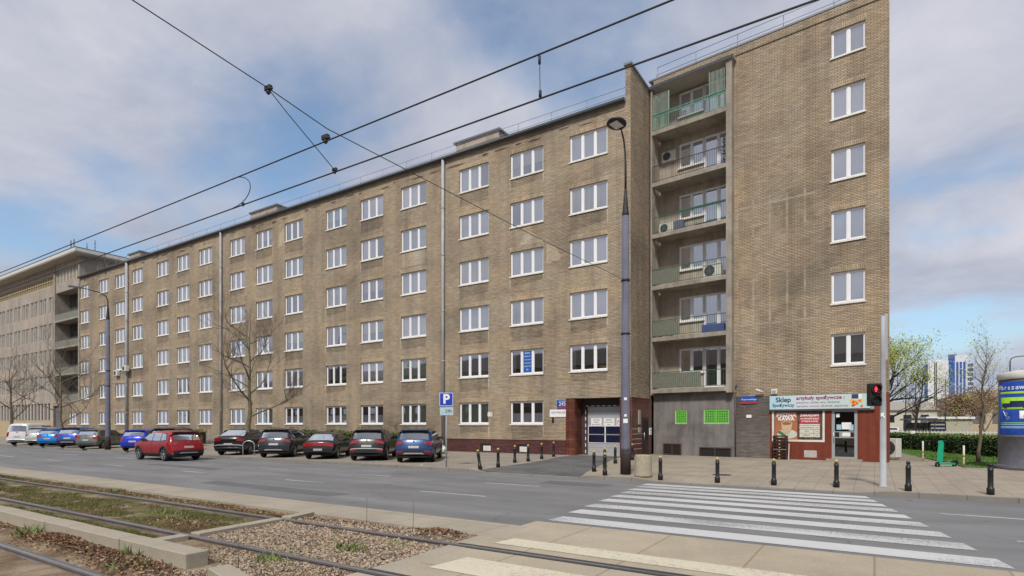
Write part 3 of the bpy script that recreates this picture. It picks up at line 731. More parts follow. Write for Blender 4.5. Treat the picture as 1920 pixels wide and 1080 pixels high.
# lighter repaired brick patches, flush with a 3 mm skim
def patch(pts, m, name='brick_repair'):
    b = MB(); b.prism(pts, -.006, .0, m); b.build(name, wing)
M['repair'] = brick('pale_repair_brick', (.52, .455, .35), (.44, .375, .285), (.38, .33, .255), stain=.2)
def rough(pts, amp=.07, step=.18, seed=1):
    rr = random.Random(seed); out = []
    for (a, c), (e, g) in zip(pts, pts[1:]+pts[:1]):
        k = max(1, int(math.hypot(e-a, g-c)/step))
        for i in range(k): out.append((a+(e-a)*i/k + rr.uniform(-amp, amp), c+(g-c)*i/k + rr.uniform(-amp, amp)))
    return out
patch(rough([(-18.2+11.35, 12.75), (-17.8+11.35, 13.4), (-17.3+11.35, 13.5), (-16.4+11.35, 12.8)]), M['repair'])
patch(rough([(-16.3+11.35, 12.7), (-15.6+11.35, 12.2), (-15.2+11.35, 11.7), (-15.5+11.35, 11.5), (-16.25+11.35, 11.4)], seed=4), M['repair'])
patch([(-27.8+11.35, 12.9), (-25.7+11.35, 12.9), (-25.65+11.35, 13.85), (-27.8+11.35, 13.85)], M['repair'])
patch([(-41.9+11.35, 16.6), (-40.96+11.35, 16.95), (-40.96+11.35, 18.3), (-41.7+11.35, 17.6)], M['repair'])
M['spandrel'] = brick('sooty_spandrel_brick', (.36, .30, .225), (.255, .21, .155), (.16, .135, .105), h=.078, w=.27, ms=.013)
M['drip'] = brick('rain_bleached_brick', (.60, .52, .40), (.50, .43, .32), (.42, .36, .27))
rr = random.Random(19); b = MB(); b2 = MB()
for hx in holes[:-1]:
    if rr.random() < (.85 if hx[2] < 9 else .4) and hx[2] > 1:
        d = rr.uniform(.45, 1.0); pts = rough([(hx[0]+.02, hx[2]-.07), (hx[0]+.05, hx[2]-d), (hx[1]-.05, hx[2]-d*rr.uniform(.7, 1)), (hx[1]-.02, hx[2]-.07)], .035, .2, int(hx[0]*7))
        b.prism([(x, min(z, hx[2]-.06)) for x, z in pts], -.0025, 0, M['spandrel'])
        for x in (hx[0]-.02, hx[1]+.0):
            if rr.random() < .6: l = rr.uniform(.4, 1.3); w_ = rr.uniform(.02, .05); b2.prism([(x-w_, hx[2]-.06), (x+w_, hx[2]-.06), (x+w_*.3, hx[2]-l)], -.0045, 0, M['drip'])
tag(b.build('sooty_spandrels', wing), kind='stuff'); tag(b2.build('drip_marks', wing), kind='stuff')
# worn dark band under the eaves
M['spall'] = brick('spalled_dark_brick', (.16, .12, .09), (.10, .08, .06), (.14, .11, .08))
rr = random.Random(8)
b = MB(); x = XL+1
while x < -1:
    l = rr.uniform(.3, 1.6); h = rr.uniform(.05, .16); z = 19.1-rr.uniform(0, .25); pts = [(x, z), (x+l*.3, z-h*.6), (x+l*.8, z-h*.4), (x+l, z+h*.2), (x+l*.6, z+h*.5), (x+l*.2, z+h*.4)]
    b.prism(pts, -.005, 0, M['spall']); x += l + rr.uniform(.2, 2.2)
b.build('spalled_brick', wing)
# burgundy plinth with cellar windows
b = MB(); b.box(-24.0+11.52, -14.98+11.35, -.06, -.001, 0, 1.0, M['plinth']); b.box(-24.0+11.5, -14.96+11.35, -.08, -.002, 1.0, 1.04, M['plinth']); b.build('plinth', wing)
b = MB(); b.box(XL, -24.0+11.2, -.05, -.001, 0, .95, M['concrete']); b.build('plinth', wing)
for x in (-21.0, -18.3):
    b = MB(); b.box(x+11.35, x+12.15, -.075, -.062, .3, .75, M['dark']); b.box(x+11.58, x+12.15, -.085, -.076, .3, .62, M['tyl']); b.build('cellar_window', wing)
# garage portal
b = MB(); b.box(GX0-.55, GX0, -.07, -.002, 0, 3.46, M['burg']); b.box(GX0-.003, GX0+.003, -.02, .86, 0, 3.44, M['burg']); b.box(GX1-.003, GX1+.003, -.02, .86, 0, 3.44, M['burg'])
b.box(GX0, GX1, .0, .86, GZ-.012, GZ-.002, M['concrete']); b.box(GX1+.003, -.01, -.07, -.003, 0, 3.46, M['burg']); b.build('portal_tiles', wing)
door = MB(); DX0, DX1 = GX0+.42, GX1-.12; y = .86
door.quad((GX0, y+.02, 0), (GX1, y+.02, 0), (GX1, y+.02, GZ), (GX0, y+.02, GZ), mat('garage_surround', (.05, .035, .035)))
for i in range(12):
    z = .15+i*.235; door.bbox(DX0, DX1, y-.05, y, z, z+.232, mat('garage_door_grey', (.36, .37, .38), .5, var=.06), .012)
gd = door.build('garage_door', wing)
b = MB()
for zi in (.92, 1.4):
    for xi in (DX0+.06, (DX0+DX1)/2+.03):
        w = (DX1-DX0)/2-.1; b.box(xi, xi+w, y-.062, y-.052, zi, zi+.44, mat('garage_window_glass', (.01, .012, .04), .15)); 
        for q in ((xi-.03, xi, zi-.03, zi+.47), (xi+w, xi+w+.03, zi-.03, zi+.47), (xi, xi+w, zi-.03, zi), (xi, xi+w, zi+.44, zi+.47)): b.box(q[0], q[1], y-.068, y-.05, q[2], q[3], M['white'])
b.build('window', gd)
b = MB(); red = mat('warning_red', (.36, .03, .03)); k = 0
for x in [DX0-.1+.17*i for i in range(int((DX1-DX0+.1)/.17))]: b.box(x, x+.17, y-.1, y-.05, 3.0, 3.035, red if k % 2 else M['white']); k += 1
for z in [.1+.19*i for i in range(15)]: b.box(DX0-.14, DX0-.1, y-.1, y-.05, z, z+.19, red if k % 2 else M['white']); k += 1
b.build('striped_edge', wing)
def plate(name, label, cat, x, z, w, h, y, base=wing, m=None, rows=(), extra=None, group=None):
    wx = base.matrix_world @ Vector((x, y, z)) if base else Vector((x, y, z))
    o = thing(name, label, cat, wx, base.rotation_euler.z if base else 0, group)
    b = MB(); b.bbox(-w/2, w/2, -.03, 0, -h/2, h/2, m or M['white'], .004)
    b.build('panel', o)
    for s, sz, dx, dz, mm in rows: text(s, sz, (dx, -.034, dz), UP, mm, o)
    if extra: extra(o)
    return o
bpy.context.view_layer.update()
blk_t = mat('black_lettering', (.02, .02, .025), .6, var=0); blu_t = mat('blue_lettering', (.02, .06, .3), .6, var=0)
gx = DX0+.55
for i, (rows, lab) in enumerate(([[('UWAGA', .11, 0, .13, blk_t), ('WJAZD', .1, 0, -.0, blk_t), ('DO GARAŻU', .09, 0, -.13, blk_t)], 'white notice with black letters on the garage door, left of three'],
        [[('BRAMA', .11, 0, .13, blk_t), ('NIE ZASTAWIAĆ', .07, 0, -.0, blk_t), ('24 H', .1, 0, -.13, blk_t)], 'white notice with black letters on the garage door, middle of three'],
        [[], 'white notice with two round symbols on the garage door, right of three'])):
    o = plate('notice', lab, 'notice', gx+.78*i, 2.08, .66, .44, y-.05, rows=rows, group='notices on the garage door')
    if i == 2:
        for s, c in ((-.16, blk_t), (.16, red)):
            b = MB(); b.lathe([(.115, 0), (.135, 0), (.135, .004), (.115, .004)], c, 20, Matrix.Translation((s, -.034, 0)), False, 'y'); b.box(-.1, .1, -.003, 0, -.012, .012, c, Matrix.Translation((s, -.034, 0)) @ Matrix.Rotation(.8, 4, 'Y')); b.build('symbol', o)
def addr(o):
    b = MB(); b.box(-.34, .34, -.036, -.03, -.24, -.14, red); b.build('red_band', o)
plate('house_number_plate', 'blue house number plate reading 245 with a red band at the garage portal', 'number plate', -15.2+11.35, 3.11, .72, .5, -.002, m=mat('sign_blue', (.012, .08, .36), .4), rows=(('245', .3, .0, .02, M['white']), ('ul. Puławska', .09, 0, .19, M['white'])), extra=addr)
plate('notary_sign', 'long white sign with thin blue capitals left of the garage portal', 'sign', -15.47+11.35, 2.6, 1.12, .43, -.002, rows=(('NOTARIUSZ', .17, 0, .04, blu_t),))
plate('small_notice', 'tiny white and red notice on the brick between two ground floor windows', 'notice', -20.3+11.35, 2.58, .34, .26, -.002, rows=(('i', .2, -.08, 0, red), ('K', .2, .08, 0, red)))
plate('wall_box', 'small dark double box on the brick under the notary sign', 'box', -15.82+11.35, 2.2, .13, .3, -.002, m=M['black'])

# ------------------------------------------------------------------ corner tower with loggias and shop
TA = R_(-5.967)
tw = thing('corner_tower', 'tall tan brick corner block with stacked green railed balconies and a ground floor shop', 'building', (-10.9, 32.4, 0), TA)
bpy.context.view_layer.update()
TW = tw.matrix_world.copy()
LW = 11.54; HP = 22.1
TH = [(9.18, 10.6, 4.82+2.97*k, 4.82+2.97*k+(1.5 if k < 5 else 1.3)) for k in range(6)]
shopw = (6.5, 8.9, 1.09, 2.68); shopd = (9.2, 10.28, .3, 2.66)
g1 = (1.3, 2.0, 1.98, 2.76); g2 = (2.95, 4.33, 1.98, 2.76)
b = MB()
b.wall(4.6, LW, 3.42, HP, TH, M['brick_t']); b.wall(4.6, 6.4, -.2, 3.42, [], M['brick_base'])
b.wall(6.4, LW, -.2, 3.42, [shopw, shopd], M['shopred'], depth=.18)
b.wall(0, 4.6, -.2, 3.78, [g1, g2], M['grime'], depth=.2)
# parapet over the loggias
b.quad((0, 0, 21.42), (4.6, 0, 21.42), (4.6, 0, HP), (0, 0, HP), M['brick'])
inv = TW.inverted()
def lw(x, y, z): return tuple(inv @ Vector((x, y, z)))
gb = lw(.3, 45, 0)
b.quad((LW, 0, -.2), (gb[0], gb[1], -.2), (gb[0], gb[1], HP), (LW, 0, HP), M['brick_side'])
for t in TH: b.box(t[0]-.06, t[1]+.06, -.004, 0, t[3]+.005, t[3]+.27, M['soldier'])
b.build('wall', tw)
b = MB(); b.box(4.65, LW-.1, .5, .55, 3.5, 22, M['room']); b.box(5.0, LW-.1, .19, 1.6, 3.4, 3.45, M['room']); b.box(5.0, LW-.12, 1.6, 1.65, .2, 3.4, M['room']); b.build('interior', tw)
b = MB()
b.wall(0, 4.6, 3.6, 21.3, [h_ for k in range(6) for h_ in ((1.2, 2.65, 3.96+2.985*k+.98, 3.96+2.985*k+2.4), (2.66, 4.28, 3.96+2.985*k+.1, 3.96+2.985*k+2.4))], M['plaster'], y=.85, depth=.08); b.box(0, 4.6, 1.4, 1.45, 3.6, 21.3, M['room']); b.box(-.06, .0, 0, 1.0, 3.6, 21.3, M['plaster']); b.box(4.4, 4.6, .0, 1.0, 3.6, 21.3, M['plaster'])
b.build('loggia_wall', tw)
b = MB(); b.prism([(-.3, -.03), (LW+.04, -.03), (gb[0]+.04, gb[1]), (-.3, gb[1])], HP, HP+.09, M['roofmetal'], 'xy'); b.build('roof', tw)
b = MB(); b.box(0, LW-.002, -.03, -.001, 21.62, 21.68, M['spall']); b.build('string_course', tw)
b = MB(); railing(b, .1, LW, .35, HP+.05, .85, M['railgrey'], 2.3, (1.0, .5), .016, .02); b.tube([(.1, .35, HP+.05), (-.25, .9, HP+.9)], .02, M['railgrey'], 5); b.build('roof_railing', tw)
b = MB(); b.box(5.8, 6.9, .5, 1.0, HP+.05, HP+.35, M['plaster']); b.build('roof_vent', tw)
b = MB(); b.box(4.3, 4.6, -.42, -.001, 3.66, 21.36, M['concrete']); b.build('pier', tw)
b = MB(); b.box(.0, .09, -.42, -.001, 3.66, 21.36, M['concrete']); b.build('pier', tw)
b = MB(); b.prism([(-.02, -.5), (4.72, -.5), (4.72, 1.1), (-.02, 1.1)], 21.36, 21.44, M['soffit'], 'xy'); b.box(-.02, 4.72, -.53, -.5, 21.34, 21.5, M['gutter']); b.build('canopy', tw)
M['lattice'] = mat('green_white_lattice', (.35, .45, .38), .6)
rail_cols = [M['railgreen'], M['railgreen'], M['railgreen'], M['railgreen'], M['raildark'], mat('pale_green_railing', (.12, .27, .2), .5, .1, .2)]
for k in range(6):
    z = 3.78+2.985*k; ztop = z+.18
    b = MB(); b.box(.1, 4.29, -.40, .999, z, ztop, M['concrete']); b.box(.09, 4.3, -.42, -.40, z-.03, ztop+.02, M['concrete'])
    bl = b.build('balcony', tw)
    if k == 0: bl['label'] = 'lowest balcony, above the two green grilles'
    if k == 5: bl['label'] = 'topmost balcony, with lattice screens at both ends'
    m = rail_cols[k]; b = MB(); zr = ztop+.95
    b.box(.1, 4.3, -.375, -.345, zr, zr+.04, m); b.box(.1, 4.3, -.37, -.35, ztop+.08, ztop+.11, m)
    n = 34
    for i in range(n+1):
        x = .12+4.16*i/n; b.box(x-.008, x+.008, -.368, -.352, ztop+.11, zr, m)
    if k == 5:
        for i in range(14): b.box(.12+.07*i, .14+.07*i, -.33, -.31, ztop+.1, ztop+2.1, M['lattice'])
        b.tube([(.1, -.34, ztop+2.1), (1.08, -.34, ztop+2.1), (1.08, -.34, ztop)], .02, M['lattice'], 5)
        for i in range(12): b.box(3.4+.07*i, 3.42+.07*i, -.33, -.31, ztop+.1, ztop+2.2, M['lattice'])
        b.tube([(3.38, -.34, ztop), (3.38, -.34, ztop+2.45), (4.28, -.34, ztop+2.55)], .02, M['lattice'], 5)
        b.box(.1, 4.3, -.34, -.31, zr-.14, zr-.07, m)
    if k == 3:
        b.box(1.6, 4.3, -.39, -.3, zr+.05, zr+.13, m)
    b.build('railing', bl)
    # glazed screen panels hung on the railing of some balconies
    if k in (0, 1, 2):
        b = MB(); b.box(.12, 1.7 if k else 2.9, -.338, -.33, ztop+.1, zr-.03, mat('dull_green_panel', (.18, .18, .14), .6)); b.build('railing_panel', bl)
    # window and balcony door in the back wall
    st = 'dark' if k == 0 else 'full'
    window(tw, 1.2, ztop+.98, 1.45, 1.42, 2, st, y=.80, sill=True)
    window(tw, 2.66, ztop+.1, 1.62, 2.3, 2, st, y=.80, sill=False, door=0 if k else 0)
# windows of the plain face
for i, t in enumerate(TH): window(tw, t[0], t[2], t[1]-t[0], t[3]-t[2], 2, ['grey', 'full', 'full', 'full', 'full', 'full'][i])
# cellar grilles and green grilled windows
def lattice(b, x0, x1, z0, z1, y, nx, nz, m, t=.018):
    for i in range(nx+1): x = x0+(x1-x0)*i/nx; b.box(x-t/2, x+t/2, y-.012, y, z0, z1, m)
    for j in range(nz+1): z = z0+(z1-z0)*j/nz; b.box(x0, x1, y-.024, y-.0125, z-t/2, z+t/2, m)
gm = mat('dark_green_recess', (.01, .09, .01), .6, var=.1); gv = mat('vivid_green_lattice', (.14, .50, .06), .6, var=.1); wm = mat('whitewashed_frame', (.5, .47, .4), .7)
for (x0, x1, z0, z1), nx in ((g1, 6), (g2, 12)):
    b = MB(); b.box(x0, x1, .16, .18, z0, z1, gm); 
    for q in ((x0, x0+.07, z0, z1), (x1-.05, x1, z0, z1), (x0+.07, x1-.05, z0, z0+.09), (x0+.07, x1-.05, z1-.05, z1)): b.box(q[0], q[1], .02, .155, q[2], q[3], wm)
    if nx == 12: b.box((x0+x1)/2-.04, (x0+x1)/2+.04, .02, .155, z0+.09, z1-.05, wm)
    o = b.build('window', tw); b = MB(); lattice(b, x0+.07, x1-.05, z0+.09, z1-.05, .03, nx-1 if nx < 12 else nx-2, 5, gv, .058); b.build('grille', o)
for x0, x1, z0, z1 in ((.67, 1.63, .28, .8), (2.78, 4.4, .22, .64)):
    b = MB(); b.box(x0, x1, -.03, -.002, z0, z1, M['dark']); rm = mat('rusty_frame', (.06, .03, .022), .8)
    for q in ((x0-.06, x0, z0, z1), (x1, x1+.06, z0, z1), (x0-.06, x1+.06, z1, z1+.06), (x0-.06, x1+.06, z0-.04, z0), ((x0+x1)/2-.03, (x0+x1)/2+.03, z0, z1)): b.box(q[0], q[1], -.07, -.031, q[2], q[3], rm)
    if x0 < 1:
        for i in range(1, 5): b.box(x0, x1, -.06, -.035, z0+(z1-z0)*i/5-.012, z0+(z1-z0)*i/5+.012, rm)
    b.build('cellar_window', tw)
b = MB(); b.tube([(4.68, -.06, 3.7), (4.68, -.06, .3)], .035, M['gutter'], 6); b.tube([(4.75, -.06, 4.1), (4.68, -.06, 3.9)], .03, M['gutter'], 6); b.build('conduit', tw)
# long fin wall standing between the wing and the tower (world aligned)
def wpart(b, name, parent=tw):
    o = b.build(name, parent); o.matrix_local = inv.copy(); return o
b = MB()
b.box(-11.35, -11.05, 29.10, 32.42, 3.45, 21.35, M['brick_side']); b.box(-11.345, -11.055, 29.14, 32.42, -.2, 3.45, M['brick_side'])
b.prism([(-11.42, 29.0), (-10.98, 29.0), (-10.98, 32.4), (-11.42, 32.4)], 21.35, 21.47, M['roofmetal'], 'xy'); wpart(b, 'fin_wall')
b = MB(); b.box(-11.054, -10.99, 29.05, 32.3, 0, 3.43, M['burg']); b.box(-11.345, -11.054, 29.06, 29.138, 0, 3.43, M['burg']); wpart(b, 'tiled_base')
b = MB(); b.box(-10.99, -10.975, 30.75, 31.75, .2, 2.35, mat('dark_entrance_door', (.03, .014, .012), .4)); b.box(-10.975, -10.96, 30.85, 31.65, 1.1, 2.2, M['dark']); b.tube([(-10.93, 30.9, 1.1), (-10.93, 30.9, 1.5)], .02, M['steel'], 6); wpart(b, 'entrance_door')
b = MB()
for z in (.6, .88, 1.15, 1.42, 1.7): b.box(-10.989, -10.984, 29.15, 30.6, z, z+.025, M['tyl'])
wpart(b, 'tile_joints')
def wplate(name, label, cat, x, y, z, w, h, m, rows=()):
    o = thing(name, label, cat, (x, y, z), R_(90)); b = MB(); b.bbox(-w/2, w/2, -.05, 0, -h/2, h/2, m, .005); b.build('panel', o)
    for s, sz, dx, dz, mm in rows: text(s, sz, (dx, -.054, dz), UP, mm, o)
    return o
wplate('intercom_panel', 'tall beige metal intercom panel on the burgundy tiles by the entrance door', 'intercom', -10.985, 30.2, 2.35, .3, .8, mat('beige_metal', (.36, .33, .27), .4))
wplate('letter_box', 'short beige metal box under the intercom panel', 'letter box', -10.985, 30.2, 1.65, .32, .3, MATS['beige_metal'])
wplate('door_notice', 'small white notice on the burgundy tiles right of the entrance door', 'notice', -10.985, 32.02, 1.55, .3, .4, M['white'], (('24h', .11, 0, .08, blk_t), ('p. 1', .1, 0, -.08, blk_t)))

# shop front
def tplate(*a, **k): return plate(*a, base=tw, **k)
M['signbg'] = None
n = NT('shop_sign_gradient'); n.set(rough=.45); g = n.N.new('ShaderNodeTexGradient'); n.L.new(n.map((.24, 1, 1), (.5, 0, 0)), g.inputs[0])
n.col(n.ramp(g.outputs[0], [(0, (.42, .62, .72)), (.22, (.50, .66, .72)), (.30, (.60, .63, .68)), (.6, (.55, .62, .62)), (1, (.46, .62, .60))])); M['signbg'] = n.m
dk = mat('dark_teal_lettering', (.03, .05, .07), .5, var=0); mr = mat('maroon_lettering', (.22, .03, .10), .5, var=0); gr_ = mat('grey_lettering', (.16, .14, .17), .5, var=0)
so_ = tplate('shop_sign', 'long pale blue shop sign reading Sklep Spożywczy above the red shop front', 'sign', 8.6, 3.06, 4.4, .69, -.06, m=M['signbg'])
text('Sklep', .34, (-1.55, -.034, .13), UP, dk, so_, bold=.008); text('Spożywczy', .23, (-1.55, -.034, -.14), UP, dk, so_, bold=.004)
text('artykuły spożywcze :', .25, (-.95, -.034, .2), UP, mr, so_, bold=.006, ax='LEFT')
text('pieczywo, nabiał, sery, słodycze', .15, (-.95, -.034, -.02), UP, gr_, so_, ax='LEFT'); text('warzywa, owoce, alkohole, papierosy', .15, (-.95, -.034, -.2), UP, gr_, so_, ax='LEFT')
b = MB(); b.box(1.45, 1.72, -.036, -.031, .12, .33, mat('sign_dark_patch', (.03, .05, .1))); b.box(1.74, 1.86, -.036, -.031, .1, .33, M['white'])
fc = [mat('orange_fruit', (.75, .19, .02)), mat('red_fruit', (.6, .05, .02)), mat('yellow_fruit', (.8, .5, .06))]
b.build('bottle_picture', so_)['kind'] = 'stuff'; b = MB()
for i in range(16): a = random.Random(i); b.lathe([(.0, 0), (.06, 0), (.06, .004)], fc[i % 3], 9, Matrix.Translation((1.6+a.uniform(-.22, .28), -.032-.0007*i, -.07+a.uniform(-.17, .14))), False, 'y')
b.build('fruit_picture', so_)['kind'] = 'stuff'
b = MB(); b.box(6.42, 10.95, -.055, -.005, 2.66, 3.4, M['alu']); b.box(6.38, 10.98, -.12, -.005, 2.62, 2.68, M['gutter']); b.build('sign_box', tw)
b = MB(); x0, x1, z0, z1 = shopw
for q in ((x0, x0+.09, z0, z1), (x1-.09, x1, z0, z1), (x0+.09, x1-.09, z0, z0+.1), (x0+.09, x1-.09, z1-.06, z1)): b.box(q[0], q[1], -.02, .12, q[2], q[3], M['sill'])
sw = b.build('shop_window', tw); b = MB(); b.box(x0+.09, x1-.09, .08, .085, z0+.1, z1-.06, M['glass_clear']); b.build('pane', sw)
cx, cz = (x0+x1)/2, (z0+z1)/2
po = thing('coffee_poster', 'shop window poster of a coffee cup with a white headline on orange', 'poster', TW @ Vector((cx-.52, .06, cz)), TA)
b = MB(); b.bbox(-.56, .5, -.02, 0, -.69, .7, mat('orange_poster', (.42, .15, .07), .4, var=.25, scale=1.5), .003); b.build('panel', po)
b = MB(); b.lathe([(0, 0), (.47, 0), (.47, .004)], mat('saucer_pale', (.55, .58, .50)), 28, Matrix.Translation((.02, -.024, -.42)) @ Matrix.Diagonal((1, 1, .5, 1)), False, 'y')
b.prism([(-.26, .12), (.26, .12), (.2, -.28), (.06, -.4), (-.08, -.4), (-.2, -.28)], -.030, -.025, mat('cup_cream', (.55, .42, .25))); b.lathe([(0, 0), (.27, 0), (.27, .004)], MATS['cup_cream'], 24, Matrix.Translation((0, -.032, .12)) @ Matrix.Diagonal((1, 1, .38, 1)), False, 'y')
b.lathe([(0, 0), (.22, 0), (.22, .003)], mat('coffee_brown', (.3, .12, .04)), 24, Matrix.Translation((0, -.036, .12)) @ Matrix.Diagonal((1, 1, .34, 1)), False, 'y')
b.prism([(-.45, -.32), (-.3, -.25), (-.05, -.45), (.08, -.6), (-.1, -.56)], -.034, -.030, mat('leaf_green_print', (.08, .17, .05))); b.build('picture', po)
text('PYSZNA', .25, (-.02, -.026, .53), UP, M['white'], po, bold=.01); text('KAWA', .25, (-.02, -.026, .34), UP, M['white'], po, bold=.01)
po = thing('price_poster', 'shop window poster with a red headline panel over a white price list', 'poster', TW @ Vector((cx+.58, .06, cz)), TA)
b = MB(); b.bbox(-.58, .52, -.02, 0, -.69, .7, mat('dark_leafy_poster', (.10, .06, .05), .4, var=.8, scale=7), .003); b.build('panel', po)
b = MB(); b.box(-.5, .4, -.024, -.0205, .1, .62, mat('red_panel', (.42, .03, .035))); b.box(-.5, .4, -.024, -.0205, -.56, .02, mat('pricelist_white', (.62, .6, .5)))
b.box(-.5, .4, -.024, -.0205, .045, .085, M['white'])
for z in (-.19, -.38): b.box(-.5, .4, -.027, -.0245, z, z+.015, gr_)
b.box(.13, .145, -.027, -.0245, -.56, .02, gr_); b.build('panel_print', po)
text('ZAPRASZAMY', .135, (-.05, -.027, .51), UP, M['white'], po, bold=.006); text('NA ŚWIEŻE BUŁKI', .1, (-.05, -.027, .35), UP, M['white'], po, bold=.003); text('I PYSZNĄ KAWĘ', .1, (-.05, -.027, .22), UP, M['white'], po, bold=.003)
for z, s, p in ((-.09, 'KAWA CZARNA', '5 zł'), (-.28, 'LATTE', '7 zł'), (-.47, 'HERBATA', '4 zł')): text(s, .075, (-.19, -.028, z), UP, blk_t, po); text(p, .08, (.27, -.028, z), UP, blk_t, po)
# shop door
x0, x1, z0, z1 = shopd; b = MB()
for q in ((x0, x0+.13, z0, z1), (x1-.13, x1, z0, z1), (x0+.13, x1-.13, z1-.1, z1), (x0+.13, x1-.13, z0, z0+.1), (x0+.13, x1-.13, 1.3, 1.62)): b.box(q[0], q[1], .02, .1, q[2], q[3], M['alu'])
sd_ = b.build('shop_door', tw); b = MB()
for q in ((z0+.1, 1.3), (1.62, z1-.1)): b.box(x0+.13, x1-.13, .06, .066, q[0], q[1], M['glass_clear'])
b.build('pane', sd_); b = MB(); b.tube([(x0+.09, -.03, 1.1), (x0+.09, -.03, 1.6)], .018, M['steel'], 6); b.build('handle', sd_)
b = MB(); b.box(9.0, 10.5, -.35, -.002, .1, .3, M['gut']); b.build('doorstep', tw)
pbs = mat('pale_blue_sticker', (.3, .5, .6))
for q, mm in (((x0+.45, x0+.8, .0, .015, 1.38, 1.56), M['white']), ((x0+.14, x0+.32, .0, .015, 1.36, 1.58), M['black']), ((x1-.3, x1-.14, .0, .015, 1.36, 1.58), M['black']), ((x0+.42, x0+.82, .05, .057, 1.72, 2.05), M['white']), ((x0+.2, x0+.4, .05, .057, 1.7, 1.95), pbs), ((x1-.36, x1-.17, .05, .057, 1.66, 1.95), pbs), ((x0+.18, x0+.33, .05, .057, 2.3, 2.48), M['white'])):
    b = MB(); b.box(*q, mm); b.build('sticker', sd_)

b = MB(); x0, x1, z0, z1 = 8.0, 8.56, .32, .66; b.box(x0, x1, -.012, -.002, z0, z1, M['tyl'])
for i in range(8): b.box(x0+.04+.068*i, x0+.075+.068*i, -.03, -.0125, z0+.02, z1-.02, M['steel'])
b.build('vent_grille', tw)
# street name sign, cameras, dish marks
def stripe(o):
    b = MB(); b.box(-.44, .44, -.037, -.031, -.2, -.09, red); b.build('red_band', o)
tplate('street_name_sign', 'blue and red street name sign on the brick beside the loggias', 'street sign', 5.37, 3.24, .88, .4, -.01, m=MATS['sign_blue'], rows=(('Rzymowskiego', .125, 0, .03, M['white']),), extra=stripe)
tplate('small_plate', 'small white plate on the brick under the street name sign', 'plate', 5.36, 2.38, .26, .16, -.005, m=M['white'])
o = thing('security_camera', 'white tube shaped security camera angled down above the shop sign', 'camera', TW @ Vector((6.1, 0, 3.62)), TA)
b = MB(); b.tube([(0, -.15, .0), (-.32, -.3, .14)], .06, M['tyl'], 10); b.build('housing', o); b = MB(); b.tube([(0, -.002, -.02), (0, -.15, -.02)], .02, M['tyl'], 6); b.build('bracket', o)
o = thing('wall_floodlight', 'small round white floodlight beside the security camera above the shop sign', 'floodlight', TW @ Vector((6.62, 0, 3.62)), TA)
b = MB(); b.bbox(-.15, .15, -.14, -.002, -.13, .15, M['tyl'], .03); b.build('housing', o); b = MB(); b.lathe([(.0, -.15), (.09, -.15), (.09, -.141)], M['alu'], 16, None, False, 'y'); b.build('lens', o)

# air conditioners
def aircon(label, loc, rz, w=.85, h=.6, d=.32, group='air conditioning units'):
    o = thing('air_conditioner', label, 'air conditioner', loc, rz, group)
    b = MB(); b.bbox(-w/2, w/2, -d, 0, 0, h, M['tyl'], .02); b.build('casing', o)
    b = MB(); r = h*.38; X = Matrix.Translation((-w*.12, -d-.004, h/2))
    b.lathe([(0, 0), (r, 0), (r, .004)], M['dark'], 24, X, False, 'y')
    for k in range(5): b.lathe([(r*(.25+.18*k), -.012), (r*(.25+.18*k)+.012, -.012), (r*(.25+.18*k)+.012, -.004), (r*(.25+.18*k), -.004)], M['railgrey'], 24, X, False, 'y')
    for k in range(4): b.box(-r, r, -.014, -.005, -.006, .006, M['railgrey'], X @ Matrix.Rotation(k*.785, 4, 'Y'))
    b.build('fan_grille', o)
    b = MB()
    for s in (-1, 1): b.box(s*w*.35-.02, s*w*.35+.02, -d, 0, -.05, -.001, M['alu'])
    b.build('bracket', o); return o
T = lambda x, y, z: TW @ Vector((x, y, z))
zf = lambda k: 3.96+2.985*k
aircon('white air conditioner hung on the loggia wall of the second balcony from the top', T(.62, .98, zf(4)+1.55), TA)
aircon('large air conditioner standing at the right end of the third balcony from the bottom', T(3.45, .15, zf(2)+.06), TA, 1.0, .75)
aircon('air conditioner behind the railing at the left end of the second lowest balcony', T(.72, .2, zf(1)+.15), TA, .95)
aircon('air conditioner behind the railing at the left end of the fourth balcony from the bottom', T(.8, .2, zf(3)+.06), TA, .9)
aircon('white air conditioner on the long facade left of the wide grey downpipe', (-70.6+.4, 29.12, 7.3), 0)
aircon('white air conditioner on the long facade overlapping the wide grey downpipe', (-67.5, 28.82, 7.65), 0)
aircon('grey boxed air conditioner standing on the ground round the far corner of the shop', (.85, 34.6, .3), R_(-32), .7, .95, .4)
b = MB(); b.prism([(0, 0), (.9, 0), (.9, .45), (0, .45)], 0, .15, M['black'], 'xy'); b.build('plastic_crate', loc=T(2.55, -.2, zf(3)), rz=TA, label='grey crate standing on the fourth balcony from the bottom', cat='crate')
b = MB(); b.bbox(0, .5, 0, .3, 0, .62, mat('violet_crate', (.12, .12, .2)), .02); b.build('storage_box', loc=T(1.35, -.2, zf(3)), rz=TA, label='tall grey violet box on the fourth balcony from the bottom', cat='box')
b = MB(); b.bbox(0, 1.2, 0, .3, 0, .5, mat('blue_storage', (.06, .08, .25)), .02); b.build('storage_box', loc=T(2.9, -.15, zf(1)), rz=TA, label='blue storage box on the second lowest balcony', cat='box')
b = MB(); rr = random.Random(5)
for _ in range(160):
    z = rr.random()*1.5; b.tube([(rr.gauss(0, .05), rr.gauss(0, .05), z), (rr.gauss(0, .13), rr.gauss(0, .1), z+rr.uniform(-.1, .12))], [.015, .003], mat('dark_ivy', (.015, .03, .012)), 3)
b.build('potted_plant', loc=T(4.15, -.25, zf(4)), rz=TA, label='tall dark plant at the right end of the second balcony from the top', cat='plant')

